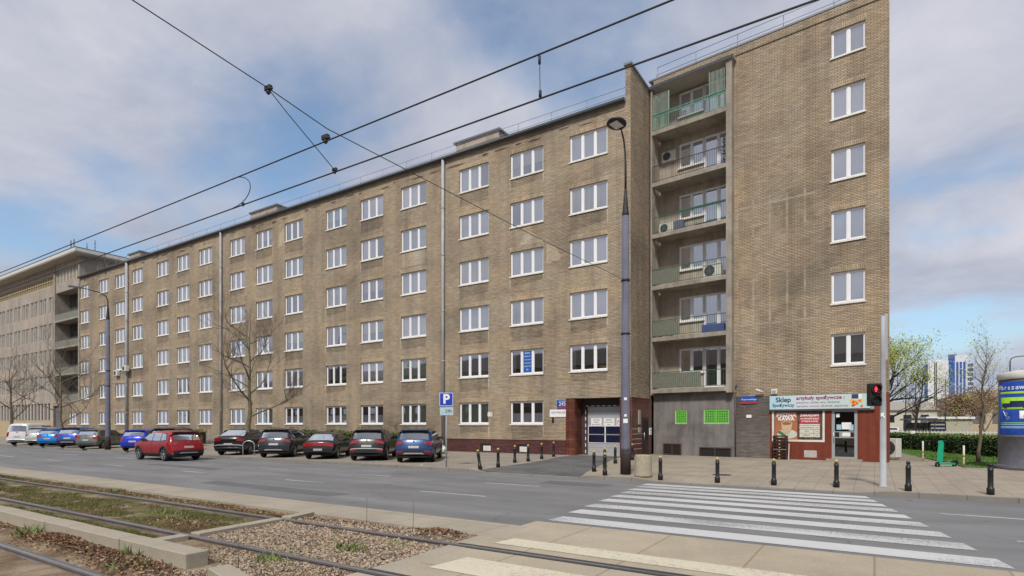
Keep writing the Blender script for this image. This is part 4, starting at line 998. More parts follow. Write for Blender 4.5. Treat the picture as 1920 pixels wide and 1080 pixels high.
# ------------------------------------------------------------------ neighbouring office building on the left
of = thing('office_building', 'pale office building with slit windows and a wide projecting flat roof on the far left', 'building', (-88, 29.6, 0))
b = MB(); FL = -40; fh = [(4.15+2.55, 3)]
slots = []
for r, (z0, z1) in enumerate(((6.25, 8.3), (9.65, 11.7), (13.05, 15.1), (16.45, 18.5))):
    for g in range(13):
        x = -2.9 - 3.05*g
        slots.append((x-.0, x+2.35, z0, z1))
b.wall(FL, -.6, 0, 22.3, slots + [(-38, -2.2, 2.5, 4.7), (FL+.5, -1.4, 19.9, 21.2)], M['office'], depth=.2)
b.quad((FL, 0, 0), (FL, 16, 0), (FL, 16, 22.3), (FL, 0, 22.3), M['office']); b.quad((7.39, 1.4, 17), (7.39, 16, 17), (7.39, 16, 22.3), (7.39, 1.4, 22.3), M['plaster'])
b.build('wall', of)
b = MB(); b.quad((FL, .5, 2), (-.6, .5, 2), (-.6, .5, 22), (FL, .5, 22), M['room']); b.build('interior', of)
b = MB(); b.box(FL-1, 8.9, -1.3, 17, 22.3, 22.42, M['soffit']); b.box(FL-1.05, 8.95, -1.35, 17.05, 22.42, 22.8, M['tyl']); b.box(FL-1.05, 8.95, -1.36, 17.05, 22.8, 22.9, M['gutter']); b.build('roof', of)
def slotwin():
    fr, pn, cu = MB(), MB(), MB(); w, h = 2.35, 2.05
    fr.box(w*.44, w*.56, -.002, .12, 0, h, M['office'])
    for a in (0, w*.56):
        ww = w*.44
        for q in ((a, a+.06, 0, h), (a+ww-.06, a+ww, 0, h), (a+.06, a+ww-.06, 0, .07), (a+.06, a+ww-.06, h-.07, h), (a+ww*.5-.03, a+ww*.5+.03, .07, h-.07)): fr.box(q[0], q[1], .1, .16, q[2], q[3], M['tyl'])
        pn.quad((a+.06, .14, .07), (a+ww-.06, .14, .07), (a+ww-.06, .14, h-.07), (a+.06, .14, h-.07), M['glass'])
        cu.quad((a+.06, .3, .07), (a+ww*.55, .3, .07), (a+ww*.55, .3, h-.07), (a+.06, .3, h-.07), M['curtain_cream'])
    return fr.mesh('window'), pn.mesh('pane'), cu.mesh('curtain')
sw3 = slotwin()
for s in slots:
    o = inst('window', sw3[0], of, (s[0], 0, s[2])); inst('pane', sw3[1], o); inst('curtain', sw3[2], o)
b = MB(); x = FL+.5
ym = mat('yellowed_mullion', (.42, .34, .2))
while x < -1.5: b.box(x, x+.09, .02, .14, 19.9, 21.2, ym); x += .82
for z in (19.9, 20.55, 21.1): b.box(FL+.5, -1.4, .03, .12, z, z+.1, ym)
b.box(FL+.5, -1.4, .13, .135, 19.95, 21.15, mat('amber_glazing', (.25, .21, .14), .3)); b.build('attic_window_band', of)
b = MB(); x = -38
while x < -2.3: b.box(x, x+.16, .0, .18, 2.5, 4.7, M['tyl']); x += 1.15
b.box(-38, -2.2, .17, .18, 2.5, 4.7, mat('brown_shopfront', (.09, .06, .05), .4)); b.build('ground_floor_windows', of)
b = MB(); b.box(FL, -1.0, -.05, -.002, 0, 2.35, mat('beige_base', (.42, .33, .2), .8)); b.build('base', of)
# loggia stack at its corner, next to the apartment building
b = MB()
b.box(-.6, -.2, -.25, 1.4, 0, 22.3, M['concrete']); b.box(7.0, 7.4, -.35, 1.4, 4.6, 22.3, M['concrete']); b.quad((-.2, 1.4, 0), (7.0, 1.4, 0), (7.0, 1.4, 22.3), (-.2, 1.4, 22.3), M['room']); b.box(-.2, 7.0, -.1, 1.3, 18.7, 19.9, M['office']); b.box(-.2, 7.0, -.1, 1.3, 21.3, 22.3, M['plaster'])
b.build('loggia_frame', of)
b = MB(); b.box(-.2, 7.0, .0, .1, 19.9, 21.3, MATS['amber_glazing'])
for k in range(8): b.box(-.2+.98*k, -.08+.98*k, -.06, .0, 19.9, 21.3, M['tyl'])
b.build('attic_window', of)
for k in range(4):
    z = 4.7+3.4*k; b = MB(); b.box(-.2, 7.0, -.3, 1.35, z, z+.22, M['concrete']); o = b.build('balcony', of)
    b = MB(); b.box(-.2, 7.0, -.26, -.24, z+.22, z+1.0, MATS['dull_green_panel']); b.box(-.2, 7.0, -.27, -.23, z+1.1, z+1.15, M['railgreen']); b.build('railing', o)
b = MB(); b.wall(-.2, 7.9, 0, 4.7, [(4.6, 6.9, 1.98, 3.4), (-.1, 1.6, .1, 4.3)], M['brick_side'], y=-.43, depth=.2); b.box(-.1, 1.6, -.2, -.15, .1, 4.3, mat('bluish_door', (.12, .12, .16))); b.build('ground_floor_wall', of)
window(of, 4.6, 1.98, 2.3, 1.42, 3, 'half', y=-.43)
for x, y, z, h, k in ((-4.5, 3, 22.9, 4.2, 'mast'), (.5, 3, 22.9, 3.0, 'whip'), (5.5, 2.0, 22.9, 2.2, 'whip'), (9.5, 1.5, 19.6, 3.2, 'whip')):
    b = MB()
    if k == 'mast':
        for s in (0, 1.0): b.tube([(s, 0, 0), (s, 0, h)], .06, M['raildark'], 5)
        for i in range(7): b.tube([(0, 0, .5+.5*i), (1.0, 0, .8+.5*i)], .035, M['raildark'], 4)
        b.tube([(1, 0, h*.55), (3, 0, 0)], .04, M['raildark'], 4)
        b.build('antenna_mast', loc=(x-88, 29.6+y, z), label='lattice antenna mast on the office roof', cat='antenna')
    else:
        b.tube([(0, 0, 0), (0, 0, h)], .04, M['raildark'], 5); b.tube([(-.2, 0, h*.8), (.3, 0, h*.8)], .03, M['raildark'], 4); b.tube([(-.15, 0, h*.6), (.2, 0, h*.6)], .03, M['raildark'], 4)
        b.build('aerial', loc=(x-88, 29.6+y, z), label={.5: 'thin roof aerial just right of the lattice mast', 5.5: 'thin roof aerial over the middle of the projecting side eave', 9.5: 'thin aerial standing where the office eave meets the lower brick roof'}[x], cat='aerial', group='roof aerials')
# ------------------------------------------------------------------ cars
def paint(name, c, metal=.25, rough=.32):
    n = NT(name); n.set(rough=rough, metal=metal, coat=.45, coatr=.12, spec=.3)
    f = n.noise(n.map(), 2.5, 5); d = n.noise(n.map((1, 1, 3)), 7, 5, .7)
    n.col(n.mix(n.ramp(d, [(.6, 0.), (.95, .05)]), n.mix(f, tuple(x*.9 for x in c), tuple(min(1, x*1.1) for x in c)), (.2, .18, .15))); return n.m
LAMP = mat('red_lamp_lens', (.30, .008, .01), .15, coat=1., var=.35, scale=25); PLATE = mat('number_plate_white', (.34, .34, .33), .5)
CLAD = mat('black_plastic_trim', (.025, .025, .027), .6); SKID = mat('silver_skid_plate', (.42, .42, .42), .4, .3)
UNDER = mat('dark_underbody', (.008, .008, .008), .9)
def lerp_tab(t, x):
    if x <= t[0][0]: return t[0][1]
    for (a, b_), (c, d) in zip(t[:-1], t[1:]):
        if x <= c: return b_ + (d-b_)*(x-a)/(c-a+1e-9)
    return t[-1][1]
TYPES = {
 'suv':   dict(L=4.5, W=.92, H=1.62, belt=1.05, R=.345, xr=.85, xf=3.55, prof=[(.0, .40), (-.03, .56), (.0, .70), (.06, .88), (.10, 1.0), (.13, 1.06), (.30, 1.34), (.42, 1.50), (.30, 1.53), (.50, 1.58), (1.1, 1.62), (1.8, 1.62), (2.4, 1.57), (2.62, 1.53), (3.35, 1.10), (3.55, 1.05), (4.1, .96), (4.38, .84), (4.5, .66), (4.5, .44)],
            sw=[[(.62, 1.12), (1.2, 1.08), (1.2, 1.47), (.80, 1.42)], [(1.26, 1.08), (2.05, 1.06), (2.05, 1.50), (1.26, 1.48)], [(2.11, 1.06), (3.15, 1.06), (2.62, 1.42), (2.11, 1.50)]]),
 'hatch': dict(L=4.05, W=.86, H=1.5, belt=.98, R=.315, xr=.70, xf=3.25, prof=[(.0, .36), (-.02, .50), (.0, .64), (.05, .82), (.08, .95), (.12, 1.0), (.28, 1.26), (.40, 1.41), (.30, 1.44), (.5, 1.47), (1.1, 1.5), (1.7, 1.49), (2.2, 1.43), (2.95, 1.03), (3.15, .98), (3.7, .88), (3.98, .74), (4.05, .56), (4.05, .4)],
            sw=[[(.55, 1.06), (.95, 1.02), (.95, 1.36), (.66, 1.32)], [(1.0, 1.02), (1.75, 1.0), (1.75, 1.39), (1.0, 1.37)], [(1.81, 1.0), (2.8, .99), (2.25, 1.33), (1.81, 1.39)]]),
 'notch': dict(L=4.35, W=.85, H=1.38, belt=.93, R=.305, xr=.85, xf=3.4, prof=[(.0, .38), (-.03, .48), (.0, .60), (.02, .76), (.04, .90), (.10, .95), (.42, .97), (1.15, 1.33), (1.3, 1.36), (1.9, 1.38), (2.3, 1.35), (3.0, .97), (3.2, .93), (4.0, .84), (4.3, .72), (4.35, .55), (4.35, .4)],
            sw=[[(.85, .98), (1.25, .97), (1.25, 1.27), (1.12, 1.24)], [(1.3, .97), (2.0, .96), (2.0, 1.30), (1.3, 1.29)], [(2.05, .96), (2.85, .96), (2.38, 1.25), (2.05, 1.30)]]),
 'sedan': dict(L=4.8, W=.92, H=1.45, belt=1.0, R=.345, xr=.95, xf=3.85, prof=[(.0, .38), (-.03, .55), (.0, .70), (.03, .86), (.02, .98), (.12, 1.03), (.45, 1.06), (1.35, 1.39), (1.55, 1.43), (2.1, 1.45), (2.6, 1.41), (3.4, 1.03), (3.6, .99), (4.4, .88), (4.72, .74), (4.8, .56), (4.8, .4)],
            sw=[[(1.0, 1.07), (1.45, 1.05), (1.45, 1.34), (1.28, 1.32)], [(1.5, 1.05), (2.25, 1.03), (2.25, 1.37), (1.5, 1.35)], [(2.31, 1.03), (3.25, 1.03), (2.7, 1.31), (2.31, 1.36)]]),
 'van':   dict(L=5.0, W=.96, H=1.94, belt=1.12, R=.34, xr=.95, xf=3.95, prof=[(.0, .40), (-.03, .60), (.0, .9), (.03, 1.15), (.06, 1.3), (.14, 1.7), (.18, 1.84), (.3, 1.91), (1.0, 1.94), (2.6, 1.94), (3.2, 1.88), (4.0, 1.26), (4.2, 1.16), (4.75, 1.0), (4.95, .8), (5.0, .56), (5.0, .42)],
            sw=[[(2.0, 1.2), (2.7, 1.2), (2.7, 1.68), (2.0, 1.68)], [(2.76, 1.2), (3.75, 1.18), (3.25, 1.66), (2.76, 1.68)]]),
}
def raised(k, f):
    d = dict(TYPES[k]); g = lambda z: z if z < .6 else .6+(z-.6)*f
    d['prof'] = [(x, g(z)) for x, z in d['prof']]; d['sw'] = [[(x, g(z)) for x, z in q] for q in d['sw']]; d['H'] = g(d['H']); d['belt'] = g(d['belt']); d['g'] = g; return d
TYPES['coupe'] = raised('sedan', 1.15)
WHEELS = {}
def wheel_mesh(R, sty):
    if (R, sty) in WHEELS: return WHEELS[(R, sty)]
    t, r = MB(), MB(); w = .21
    t.lathe([(R*.64, 0), (R*.9, 0), (R*.98, .02), (R, .05), (R, w-.05), (R*.98, w-.02), (R*.9, w), (R*.64, w)], M['rubber'], 28, None, True, 'y')
    t.lathe([(0, w*.3), (R*.66, w*.3), (R*.66, w*.34)], UNDER, 20, None, False, 'y')
    al = mat('alloy_rim', (.45, .45, .47), .3, .7)
    r.lathe([(R*.66, .0), (R*.70, -.004), (R*.70, .04), (R*.64, .05), (R*.62, .01)], al, 28, None, False, 'y', True)
    r.lathe([(0, .0), (R*.17, .0), (R*.17, .05)], al, 14, None, False, 'y')
    n = 5 if sty == 0 else 7
    for k in range(n):
        X = Matrix.Rotation(2*math.pi*k/n, 4, 'Y')
        r.add([X @ Vector(v) for v in ((-R*.07, .012, R*.1), (R*.07, .012, R*.1), (R*.055, .006, R*.66), (-R*.055, .006, R*.66), (-R*.07, .05, R*.1), (R*.07, .05, R*.1), (R*.055, .04, R*.66), (-R*.055, .04, R*.66))],
              [(0, 1, 2, 3), (0, 4, 5, 1), (1, 5, 6, 2), (3, 2, 6, 7), (0, 3, 7, 4)], al)
    WHEELS[(R, sty)] = (t.mesh('wheel'), r.mesh('rim')); return WHEELS[(R, sty)]

def car(typ, label, cat, loc, rz, P, name='parked_car', group='cars parked at an angle along the building', clad=True, lamps='side', roofrails=False, spoiler=True, skid=True, low_lamp=False, sty=0, dual=False, greyglass=True, bumper=None):
    """local x points forward, origin at the rear centre on the ground"""
    T_ = TYPES[typ]; L, W_, H, BT, R = T_['L'], T_['W'], T_['H'], T_['belt'], T_['R']; xr, xf = T_['xr'], T_['xf']
    cx = Matrix.Translation((-L/2, 0, 0))
    t = thing(name, label, cat, (loc[0]+math.cos(rz)*L/2, loc[1]+math.sin(rz)*L/2, loc[2]), rz, group)
    WT = [(.15, .80), (.30, .90), (.42, .97), (.60, 1.0), (.80, 1.0), (BT-.08, .975), (BT, .945), (BT+(H-BT)*.5, .845), (BT+(H-BT)*.8, .775), (H-.06, .74), (H, .70)]
    WZ = lambda z: W_*lerp_tab(WT, z)
    def PX(x):
        a = max(0, 1-max(x, 0)/.45); c = max(0, (x-(L-.7))/.7); return 1-.07*a*a-.2*c*c
    def Yw(x, z): return WZ(z)*PX(x)
    def xo(x, f):        # plan curvature of the tail and nose
        a = max(0, 1-max(x, 0)/.8); c = max(0, (x-(L-.9))/.9); return x + .13*a*abs(f)**3 - .22*c*abs(f)**2.5
    def zbot(x):
        z = .24
        for xw in (xr, xf):
            d = abs(x-xw)
            if d < R*1.12: z = max(z, R + math.sqrt((R*1.12)**2-d*d)*.97)
        return z
    pr = T_['prof']; st = []
    brk = sorted([xw + R*1.12*c for xw in (xr, xf) for c in (-1.02, -.999, -.93, -.8, -.6, -.35, 0, .35, .6, .8, .93, .999, 1.02)])
    for (a, za), (c, zc) in zip(pr[:-1], pr[1:]):
        st.append((a, za)); n_ = max(1, int(abs(c-a)/.22)); ts = {i/n_ for i in range(1, n_)}
        if c > a: ts |= {(q-a)/(c-a) for q in brk if a < q < c}
        for q in sorted(ts): st.append((a+(c-a)*q, za+(zc-za)*q))
    st.append(pr[-1])
    FS = [0, .3, .6, .82, .93, 1.0]; NS = 8; body = MB(); vs = []; zs = []
    for x, zt in st:
        row = []; yt = Yw(x, zt); e = .06 if zt > BT else .045
        for f in FS:
            row.append((xo(x, f*yt/W_), yt*f*(1-.0), zt - e*max(0, (f-.5)/.5)**2.2 - .012*f*f))
        ze = zt-e-.012; zb = min(zbot(x) if zt > .6 else .3, ze-.03)
        for k in range(1, NS+1):
            z = ze + (zb-ze)*k/NS; row.append((xo(x, Yw(x, z)/W_), Yw(x, z), z))
        row.append((xo(x, .9), Yw(x, zb)-.16, zb+.0)); row.append((x, 0, zb)); vs.append(row)
    n0 = len(vs[0]); full = []
    for row in vs: full += row + [(x, -y, z) for x, y, z in row]
    fs = []; fm = []
    for i in range(len(vs)-1):
        for j in range(n0-1):
            a, b_ = i*2*n0+j, (i+1)*2*n0+j
            zc = (full[a][2]+full[b_+1][2])/2; m = P
            if j >= n0-3: m = UNDER
            elif clad and j >= len(FS)-1:
                x = full[a][0]; near = min(abs(x-xr), abs(x-xf))
                if zc < .42 or (math.hypot(near, zc-R) < R*1.12+.075 and zc < R*2.4): m = CLAD
            fs.append((a, a+1, b_+1, b_)); fm.append(m); fs.append((a+n0, b_+n0, b_+n0+1, a+n0+1)); fm.append(m)
    for idx in (0, len(vs)-1):
        a = idx*2*n0
        for j in range(n0-1): fs.append((a+j, a+j+1, a+n0+j+1, a+n0+j)); fm.append(CLAD if clad else P)
    b = MB(); b.v = [tuple(cx @ Vector(v)) for v in full]
    for f, m in zip(fs, fm): b.f.append(f); b.mi.append(b._m(m)); b.sm.append(True)
    b.build('body', t)
    # side glass, door seams, handles, mirrors
    def sidequad(q, off, m, mb, n_=6, sides=(1, -1)):
        for s in sides:
            g = []
            for j in range(n_+1):
                v = j/n_; a0 = Vector((*q[0], 0)).lerp(Vector((*q[3], 0)), v); a1 = Vector((*q[1], 0)).lerp(Vector((*q[2], 0)), v)
                for i in range(n_+1):
                    p = a0.lerp(a1, i/n_); yy = Yw(p.x, p.y); g.append(cx @ Vector((xo(p.x, yy/W_), s*(yy+off), p.y)))
            mb.add(g, [(j*(n_+1)+i, j*(n_+1)+i+1, (j+1)*(n_+1)+i+1, (j+1)*(n_+1)+i) for j in range(n_) for i in range(n_)], m, True)
    for q in T_['sw']:
        for s in (1, -1): b = MB(); sidequad([tuple(p) for p in q], .009, M['carglass'], b, 6, (s,)); b.build('side_window', t)
    b = MB(); q0, q1 = T_['sw'][0], T_['sw'][-1]
    sidequad([(q0[0][0]-.05, q0[0][1]-.05), (q1[1][0]+.05, q1[1][1]-.04), (q1[2][0]+.02, q1[2][1]+.05), (q0[3][0]-.03, q0[3][1]+.05)], .003, CLAD, b, 10)
    b.build('window_surround', t)
    b = MB()
    seams = [T_['sw'][-1][0][0]-.03, T_['sw'][-1][0][0]+1.0] + ([T_['sw'][-2][0][0]-.03] if typ != 'van' else [])
    for x in seams: sidequad([(x-.007, .34), (x+.007, .34), (x+.007, BT+.01), (x-.007, BT+.01)], .003, UNDER, b)
    b.build('door_seam', t)
    for x in seams[:1]+seams[2:]:
        b = MB(); sidequad([(x+.07, BT-.18), (x+.26, BT-.18), (x+.26, BT-.145), (x+.07, BT-.145)], .02, P if typ != 'notch' else CLAD, b, 2); b.build('door_handle', t)
    for s in (1, -1):
        xm = T_['sw'][-1][1][0]-.18; b = MB(); b.bbox(xm-.06, xm+.07, s*(W_+.02)-.1, s*(W_+.02)+.1, BT+.0, BT+.14, P if sty else CLAD, .02, cx); b.build('wing_mirror', t)
    # rear and front glass laid on the body surface
    def zx(z, rear=True):
        seq = pr if rear else pr[::-1]
        if rear:
            for (a, za), (c, zc) in zip(seq[:-1], seq[1:]):
                if za <= z <= zc and zc > za: return a+(c-a)*(z-za)/(zc-za)
        else:
            for (a, za), (c, zc) in zip(seq[:-1], seq[1:]):
                if za <= z <= zc and zc > za: return a+(c-a)*(z-za)/(zc-za)
        return seq[-1][0]
    def rearpatch(z0, z1, y0a, y1a, m, mb, off=.012, y0b=None, y1b=None, rear=True, nn=8):
        """patch on the tail between heights z0..z1; y as fractions of the half width (bottom a, top b)"""
        y0b = y0a if y0b is None else y0b; y1b = y1a if y1b is None else y1b; g = []
        for j in range(nn+1):
            v = j/nn; z = z0+(z1-z0)*v; x = zx(z, rear); yw = Yw(x, z)
            for i in range(nn+1):
                f = (y0a+(y0b-y0a)*v) + ((y1a+(y1b-y1a)*v)-(y0a+(y0b-y0a)*v))*i/nn
                zz = z - (.05)*max(0, (abs(f)-.5)/.5)**2.2 - .012*f*f
                g.append(cx @ Vector((xo(x, f*yw/W_) - off*(1 if rear else -1), f*yw, zz + off*.5)))
        mb.add(g, [(j*(nn+1)+i, j*(nn+1)+i+1, (j+1)*(nn+1)+i+1, (j+1)*(nn+1)+i) for j in range(nn) for i in range(nn)], m, True)
    top = {'suv': 1.46, 'hatch': 1.38, 'notch': 1.29, 'sedan': 1.36, 'coupe': 1.474, 'van': 1.72}[typ]; bot = {'suv': 1.10, 'hatch': 1.04, 'notch': .985, 'sedan': 1.08, 'coupe': 1.152, 'van': 1.22}[typ]
    b = MB(); rearpatch(bot, top, -.84, .84, M['carglass_grey'] if greyglass else M['carglass'], b, .015, -.86, .86); b.build('rear_window', t)
    fb, ft = pr[-6][1]+.03, {'suv': 1.50, 'hatch': 1.40, 'notch': 1.32, 'sedan': 1.38, 'coupe': 1.497, 'van': 1.84}[typ]
    wb = {'suv': 1.13, 'hatch': 1.06, 'notch': 1.0, 'sedan': 1.05, 'coupe': 1.118, 'van': 1.3}[typ]
    b = MB(); rearpatch(wb, ft, -.88, .88, M['carglass'], b, .012, -.86, .86, rear=False); b.build('windscreen', t)
    if typ in ('suv', 'hatch'):
        b = MB(); b.tube([cx @ Vector((zx(bot+.02)-.03, -.02, bot+.0)), cx @ Vector((zx(bot+.1)-.025, .34, bot+.07))], .012, M['black'], 5); b.build('wiper', t)
    # lamps
    lz = {'suv': (.89, 1.03), 'hatch': (.74, .98), 'notch': (.70, .88), 'sedan': (.80, .95), 'coupe': (.86, 1.02), 'van': (.78, 1.18)}[typ]
    if lamps == 'band':
        b = MB(); rearpatch(lz[0], lz[1], -.97, .97, LAMP, b, .012); b.build('tail_light', t)
    else:
        inner = {'side': .62, 'tall': .8, 'wide': .54}[lamps]
        for s in (1, -1):
            b = MB(); rearpatch(lz[0], lz[1], s*inner, s*.995, LAMP, b, .013, s*(inner-.04), s*.995)
            if lamps != 'tall':
                q = [(-.0, lz[0]+.03), (.28, lz[0]+.09), (.2, lz[1]), (.03, lz[1])]
                g = []
                for (x, z) in q: yy = Yw(x, z); g.append(cx @ Vector((xo(x, yy/W_)-.0, s*(yy+.008), z)))
                b.add(g, [(0, 1, 2, 3)], LAMP)
            b.build('tail_light', t)
    if low_lamp:
        for s in (1, -1): b = MB(); rearpatch(.50, .58, s*.6, s*.96, LAMP, b, .014); b.build('reflector', t)
    b = MB(); zc = .74 if typ in ('suv', 'van') else (.50 if typ in ('notch',) else .66)
    rearpatch(zc-.055, zc+.055, -.29, .29, PLATE, b, .016, nn=2); b.build('number_plate', t)
    b = MB(); rearpatch(.40, .58 if clad else .46, -.93, .93, CLAD, b, .010, -.97, .97); b.build('bumper_trim', t)
    if dual: b = MB(); rearpatch(.60, .64, -.93, .93, SKID, b, .014); b.build('chrome_strip', t)
    if skid:
        b = MB(); rearpatch(.40, .47, -.62, .62, SKID, b, .022, -.5, .5); b.build('skid_plate', t)
    b = MB(); zz = lz[1]-.03 if typ != 'notch' else .92; b.lathe([(0, 0), (.05, 0), (.04, .008)], M['chrome'], 14, cx @ Matrix.Translation((zx(zz)-.025, 0, zz)) @ Matrix.Rotation(R_(0), 4, 'Z') @ Matrix.Rotation(R_(90), 4, 'Y'), False); b.build('badge', t)
    if typ in ('suv', 'hatch') and spoiler:
        b = MB(); b.bbox(zx(top)-.12, zx(top)+.2, -W_*.68, W_*.68, H-.10, H-.055, CLAD if P is not None and clad else P, .012, cx); b.build('spoiler', t)
    if roofrails:
        for s in (1, -1):
            b = MB(); b.tube([cx @ Vector(p) for p in ((.75, s*W_*.66, H-.05), (.9, s*W_*.66, H+.035), (2.3, s*W_*.66, H+.025), (2.5, s*W_*.66, H-.06))], .016, CLAD if s else P, 6); b.build('roof_rail', t)
    b = MB(); b.tube([cx @ Vector((1.0, 0, H-.01)), cx @ Vector((.86, 0, H+.09))], [.012, .006], CLAD, 5); b.build('aerial', t)
    for s in (1, -1):    # headlights
        b = MB(); rearpatch(pr[-3][1]-.08, pr[-3][1]+.02, s*.6, s*.95, M['steel'], b, .012, rear=False); b.build('headlight', t)
    tm, rm = wheel_mesh(R, sty)
    for x in (xr, xf):
        for s in (1, -1):
            o = bpy.data.objects.new('wheel', tm); COL.objects.link(o); o.parent = t
            o.location = (x-L/2, s*(W_-.015), R); o.rotation_euler.z = 0 if s < 0 else math.pi
            r = bpy.data.objects.new('rim', rm); COL.objects.link(r); r.parent = o
    b = MB(); b.box(.35, L-.35, -W_*.78, W_*.78, .2, .34, UNDER, cx); b.build('underbody', t)
    return t
HD = R_(90+35)     # parked cars point 35 degrees left of the facade normal
def gp(x, y): return (x, y, pz(x, y)+.006)
car('suv', 'parked blue SUV with a silver skid plate beside the parking sign, nearest in the row', 'car', gp(-18.35, 20.0), HD-R_(2), paint('blue_paint', (.012, .042, .13)), low_lamp=True, roofrails=True)
car('suv', 'parked black SUV with big red lamps, second car from the parking sign', 'car', gp(-21.25, 19.75), HD, paint('black_paint_car', (.008, .008, .009), 0), low_lamp=True, roofrails=True, lamps='wide', dual=True, sty=1, skid=False)
car('notch', 'parked low black old saloon with one red lamp band right across its tail', 'car', gp(-24.35, 19.3), HD, paint('dull_black_paint', (.014, .014, .016), 0, .4), lamps='band', clad=False, skid=False, sty=1)
car('suv', 'parked dark grey crossover between the bare tree and the old black saloon', 'car', gp(-27.6, 18.95), HD+R_(2), paint('anthracite_paint', (.02, .024, .03), .3), lamps='wide', roofrails=True)
car('coupe', 'parked black coupe behind the bare tree, next to the red SUV', 'car', gp(-32.0, 19.0), HD+R_(1), paint('deep_black_paint', (.009, .010, .014), .2), lamps='wide', clad=False, dual=True, skid=False, greyglass=False)
car('hatch', 'small bright blue hatchback parked right of the far lamp post', 'car', gp(-42.6, 18.5), HD+R_(6), paint('vivid_blue_paint', (.015, .04, .45), .2), lamps='tall', clad=False, skid=False)
car('suv', 'dark SUV parked behind the front of the red SUV', 'car', gp(-39.6, 18.9), HD+R_(4), paint('dark_slate_paint', (.02, .022, .026), .2), lamps='wide', low_lamp=True)
car('hatch', 'grey green hatchback parked left of the far lamp post', 'car', gp(-49.4, 18.3), HD-R_(2), paint('grey_green_paint', (.17, .19, .17), .5), clad=False, skid=False, lamps='side')
car('suv', 'deep blue SUV parked just left of the grey green hatchback', 'car', gp(-53.4, 17.95+.6), HD+R_(6), paint('royal_blue_paint', (.02, .07, .33), .3), lamps='side')
car('hatch', 'light azure hatchback parked between the silver estate and the deep blue SUV', 'car', gp(-57.2, 18.5), HD+R_(8), paint('azure_paint', (.02, .20, .55), .3), lamps='side', clad=False, skid=False)
car('suv', 'silver white estate parked right of the white van', 'car', gp(-60.2, 18.7), HD+R_(10), paint('silver_paint', (.45, .44, .43), .4), lamps='tall', clad=False, skid=False)
car('van', 'white van with a dark rear window at the left edge of the parked row', 'van', gp(-63.5, 18.4), HD+R_(6), paint('white_van_paint', (.62, .62, .63), 0), name='parked_van', lamps='tall', clad=False, skid=False)
car('suv', 'black car roof just showing beyond the small bright blue hatchback', 'car', gp(-46.0, 22.2), HD, paint('black_paint_b', (.01, .01, .012), 0))
car('suv', 'red SUV driving left on the road', 'car', (-30.95, 16.2, .006), R_(180), paint('red_paint', (.34, .012, .018), .3), name='red_suv', group=None, lamps='side', roofrails=False, greyglass=False)

# ------------------------------------------------------------------ bollards
def bollard():
    t = thing('bollard', 'x', 'bollard', (0, 0, 0), 0, 'black bollards along the pavement')
    b = MB(); b.lathe([(.085, 0), (.085, .16), (.075, .18), (.062, .2), (.062, .62), (.07, .63), (.07, .65), (.06, .66), (.06, .70), (.05, .72), (.028, .735)], M['black'], 16); b.build('post', t)
    b = MB(); b.lathe([(.02, .73), (.045, .745), (.056, .775), (.045, .805), (.015, .822)], M['yellow'], 14); b.build('knob', t); return t
b0 = bollard(); used = [0]
BL = [(-13.7, 18.95, 'leaning black bollard just right of the blue SUV and the parking sign', .16),
 (-13.45, 19.9, 'first upright bollard right of the leaning one', 0), (-14.26, 22.5, 'second upright bollard right of the leaning one', 0), (-14.13, 23.5, 'third upright bollard right of the leaning one', 0), (-14.4, 25.3, 'fourth upright bollard right of the leaning one', 0), (-14.79, 27.3, 'bollard nearest the burgundy plinth left of the garage', 0),
 (-9.11, 20.08, 'leftmost bollard right of the driveway, before the garage door', 0), (-8.15, 18.9, 'bollard closest to the kerb between the driveway and the big lamp post', 0), (-9.64, 22.34, 'bollard right behind the kerbside one left of the big lamp post', 0), (-10.01, 24.4, 'bollard immediately left of the big lamp post, farther back', 0), (-10.17, 27.0, 'bollard mostly hidden behind the big lamp post', 0),
 (-6.14, 18.95, 'bollard right of the concrete bin at the left end of the zebra crossing', 0), (-4.28, 19.0, 'bollard in front of the wide green grille', 0), (-2.62, 19.1, 'bollard in front of the stack of brown crates', 0), (-.95, 19.3, 'bollard in front of the shop door', 0), (.78, 18.95, 'all black bollard right of the traffic light pole', 0), (2.54, 19.1, 'all black bollard in front of the advertising column', 0)]
for i, (x, y, lab, tilt) in enumerate(BL):
    o = b0 if i == 0 else copy_tree(b0); o.location = (x, y, pz(x, y)); o.rotation_euler = (0, -tilt, .3*i); o['label'] = lab
    if i >= 15:
        for c in o.children:
            if c.name.startswith('knob'):
                c.data = c.data.copy(); c.data.materials[0] = M['black']
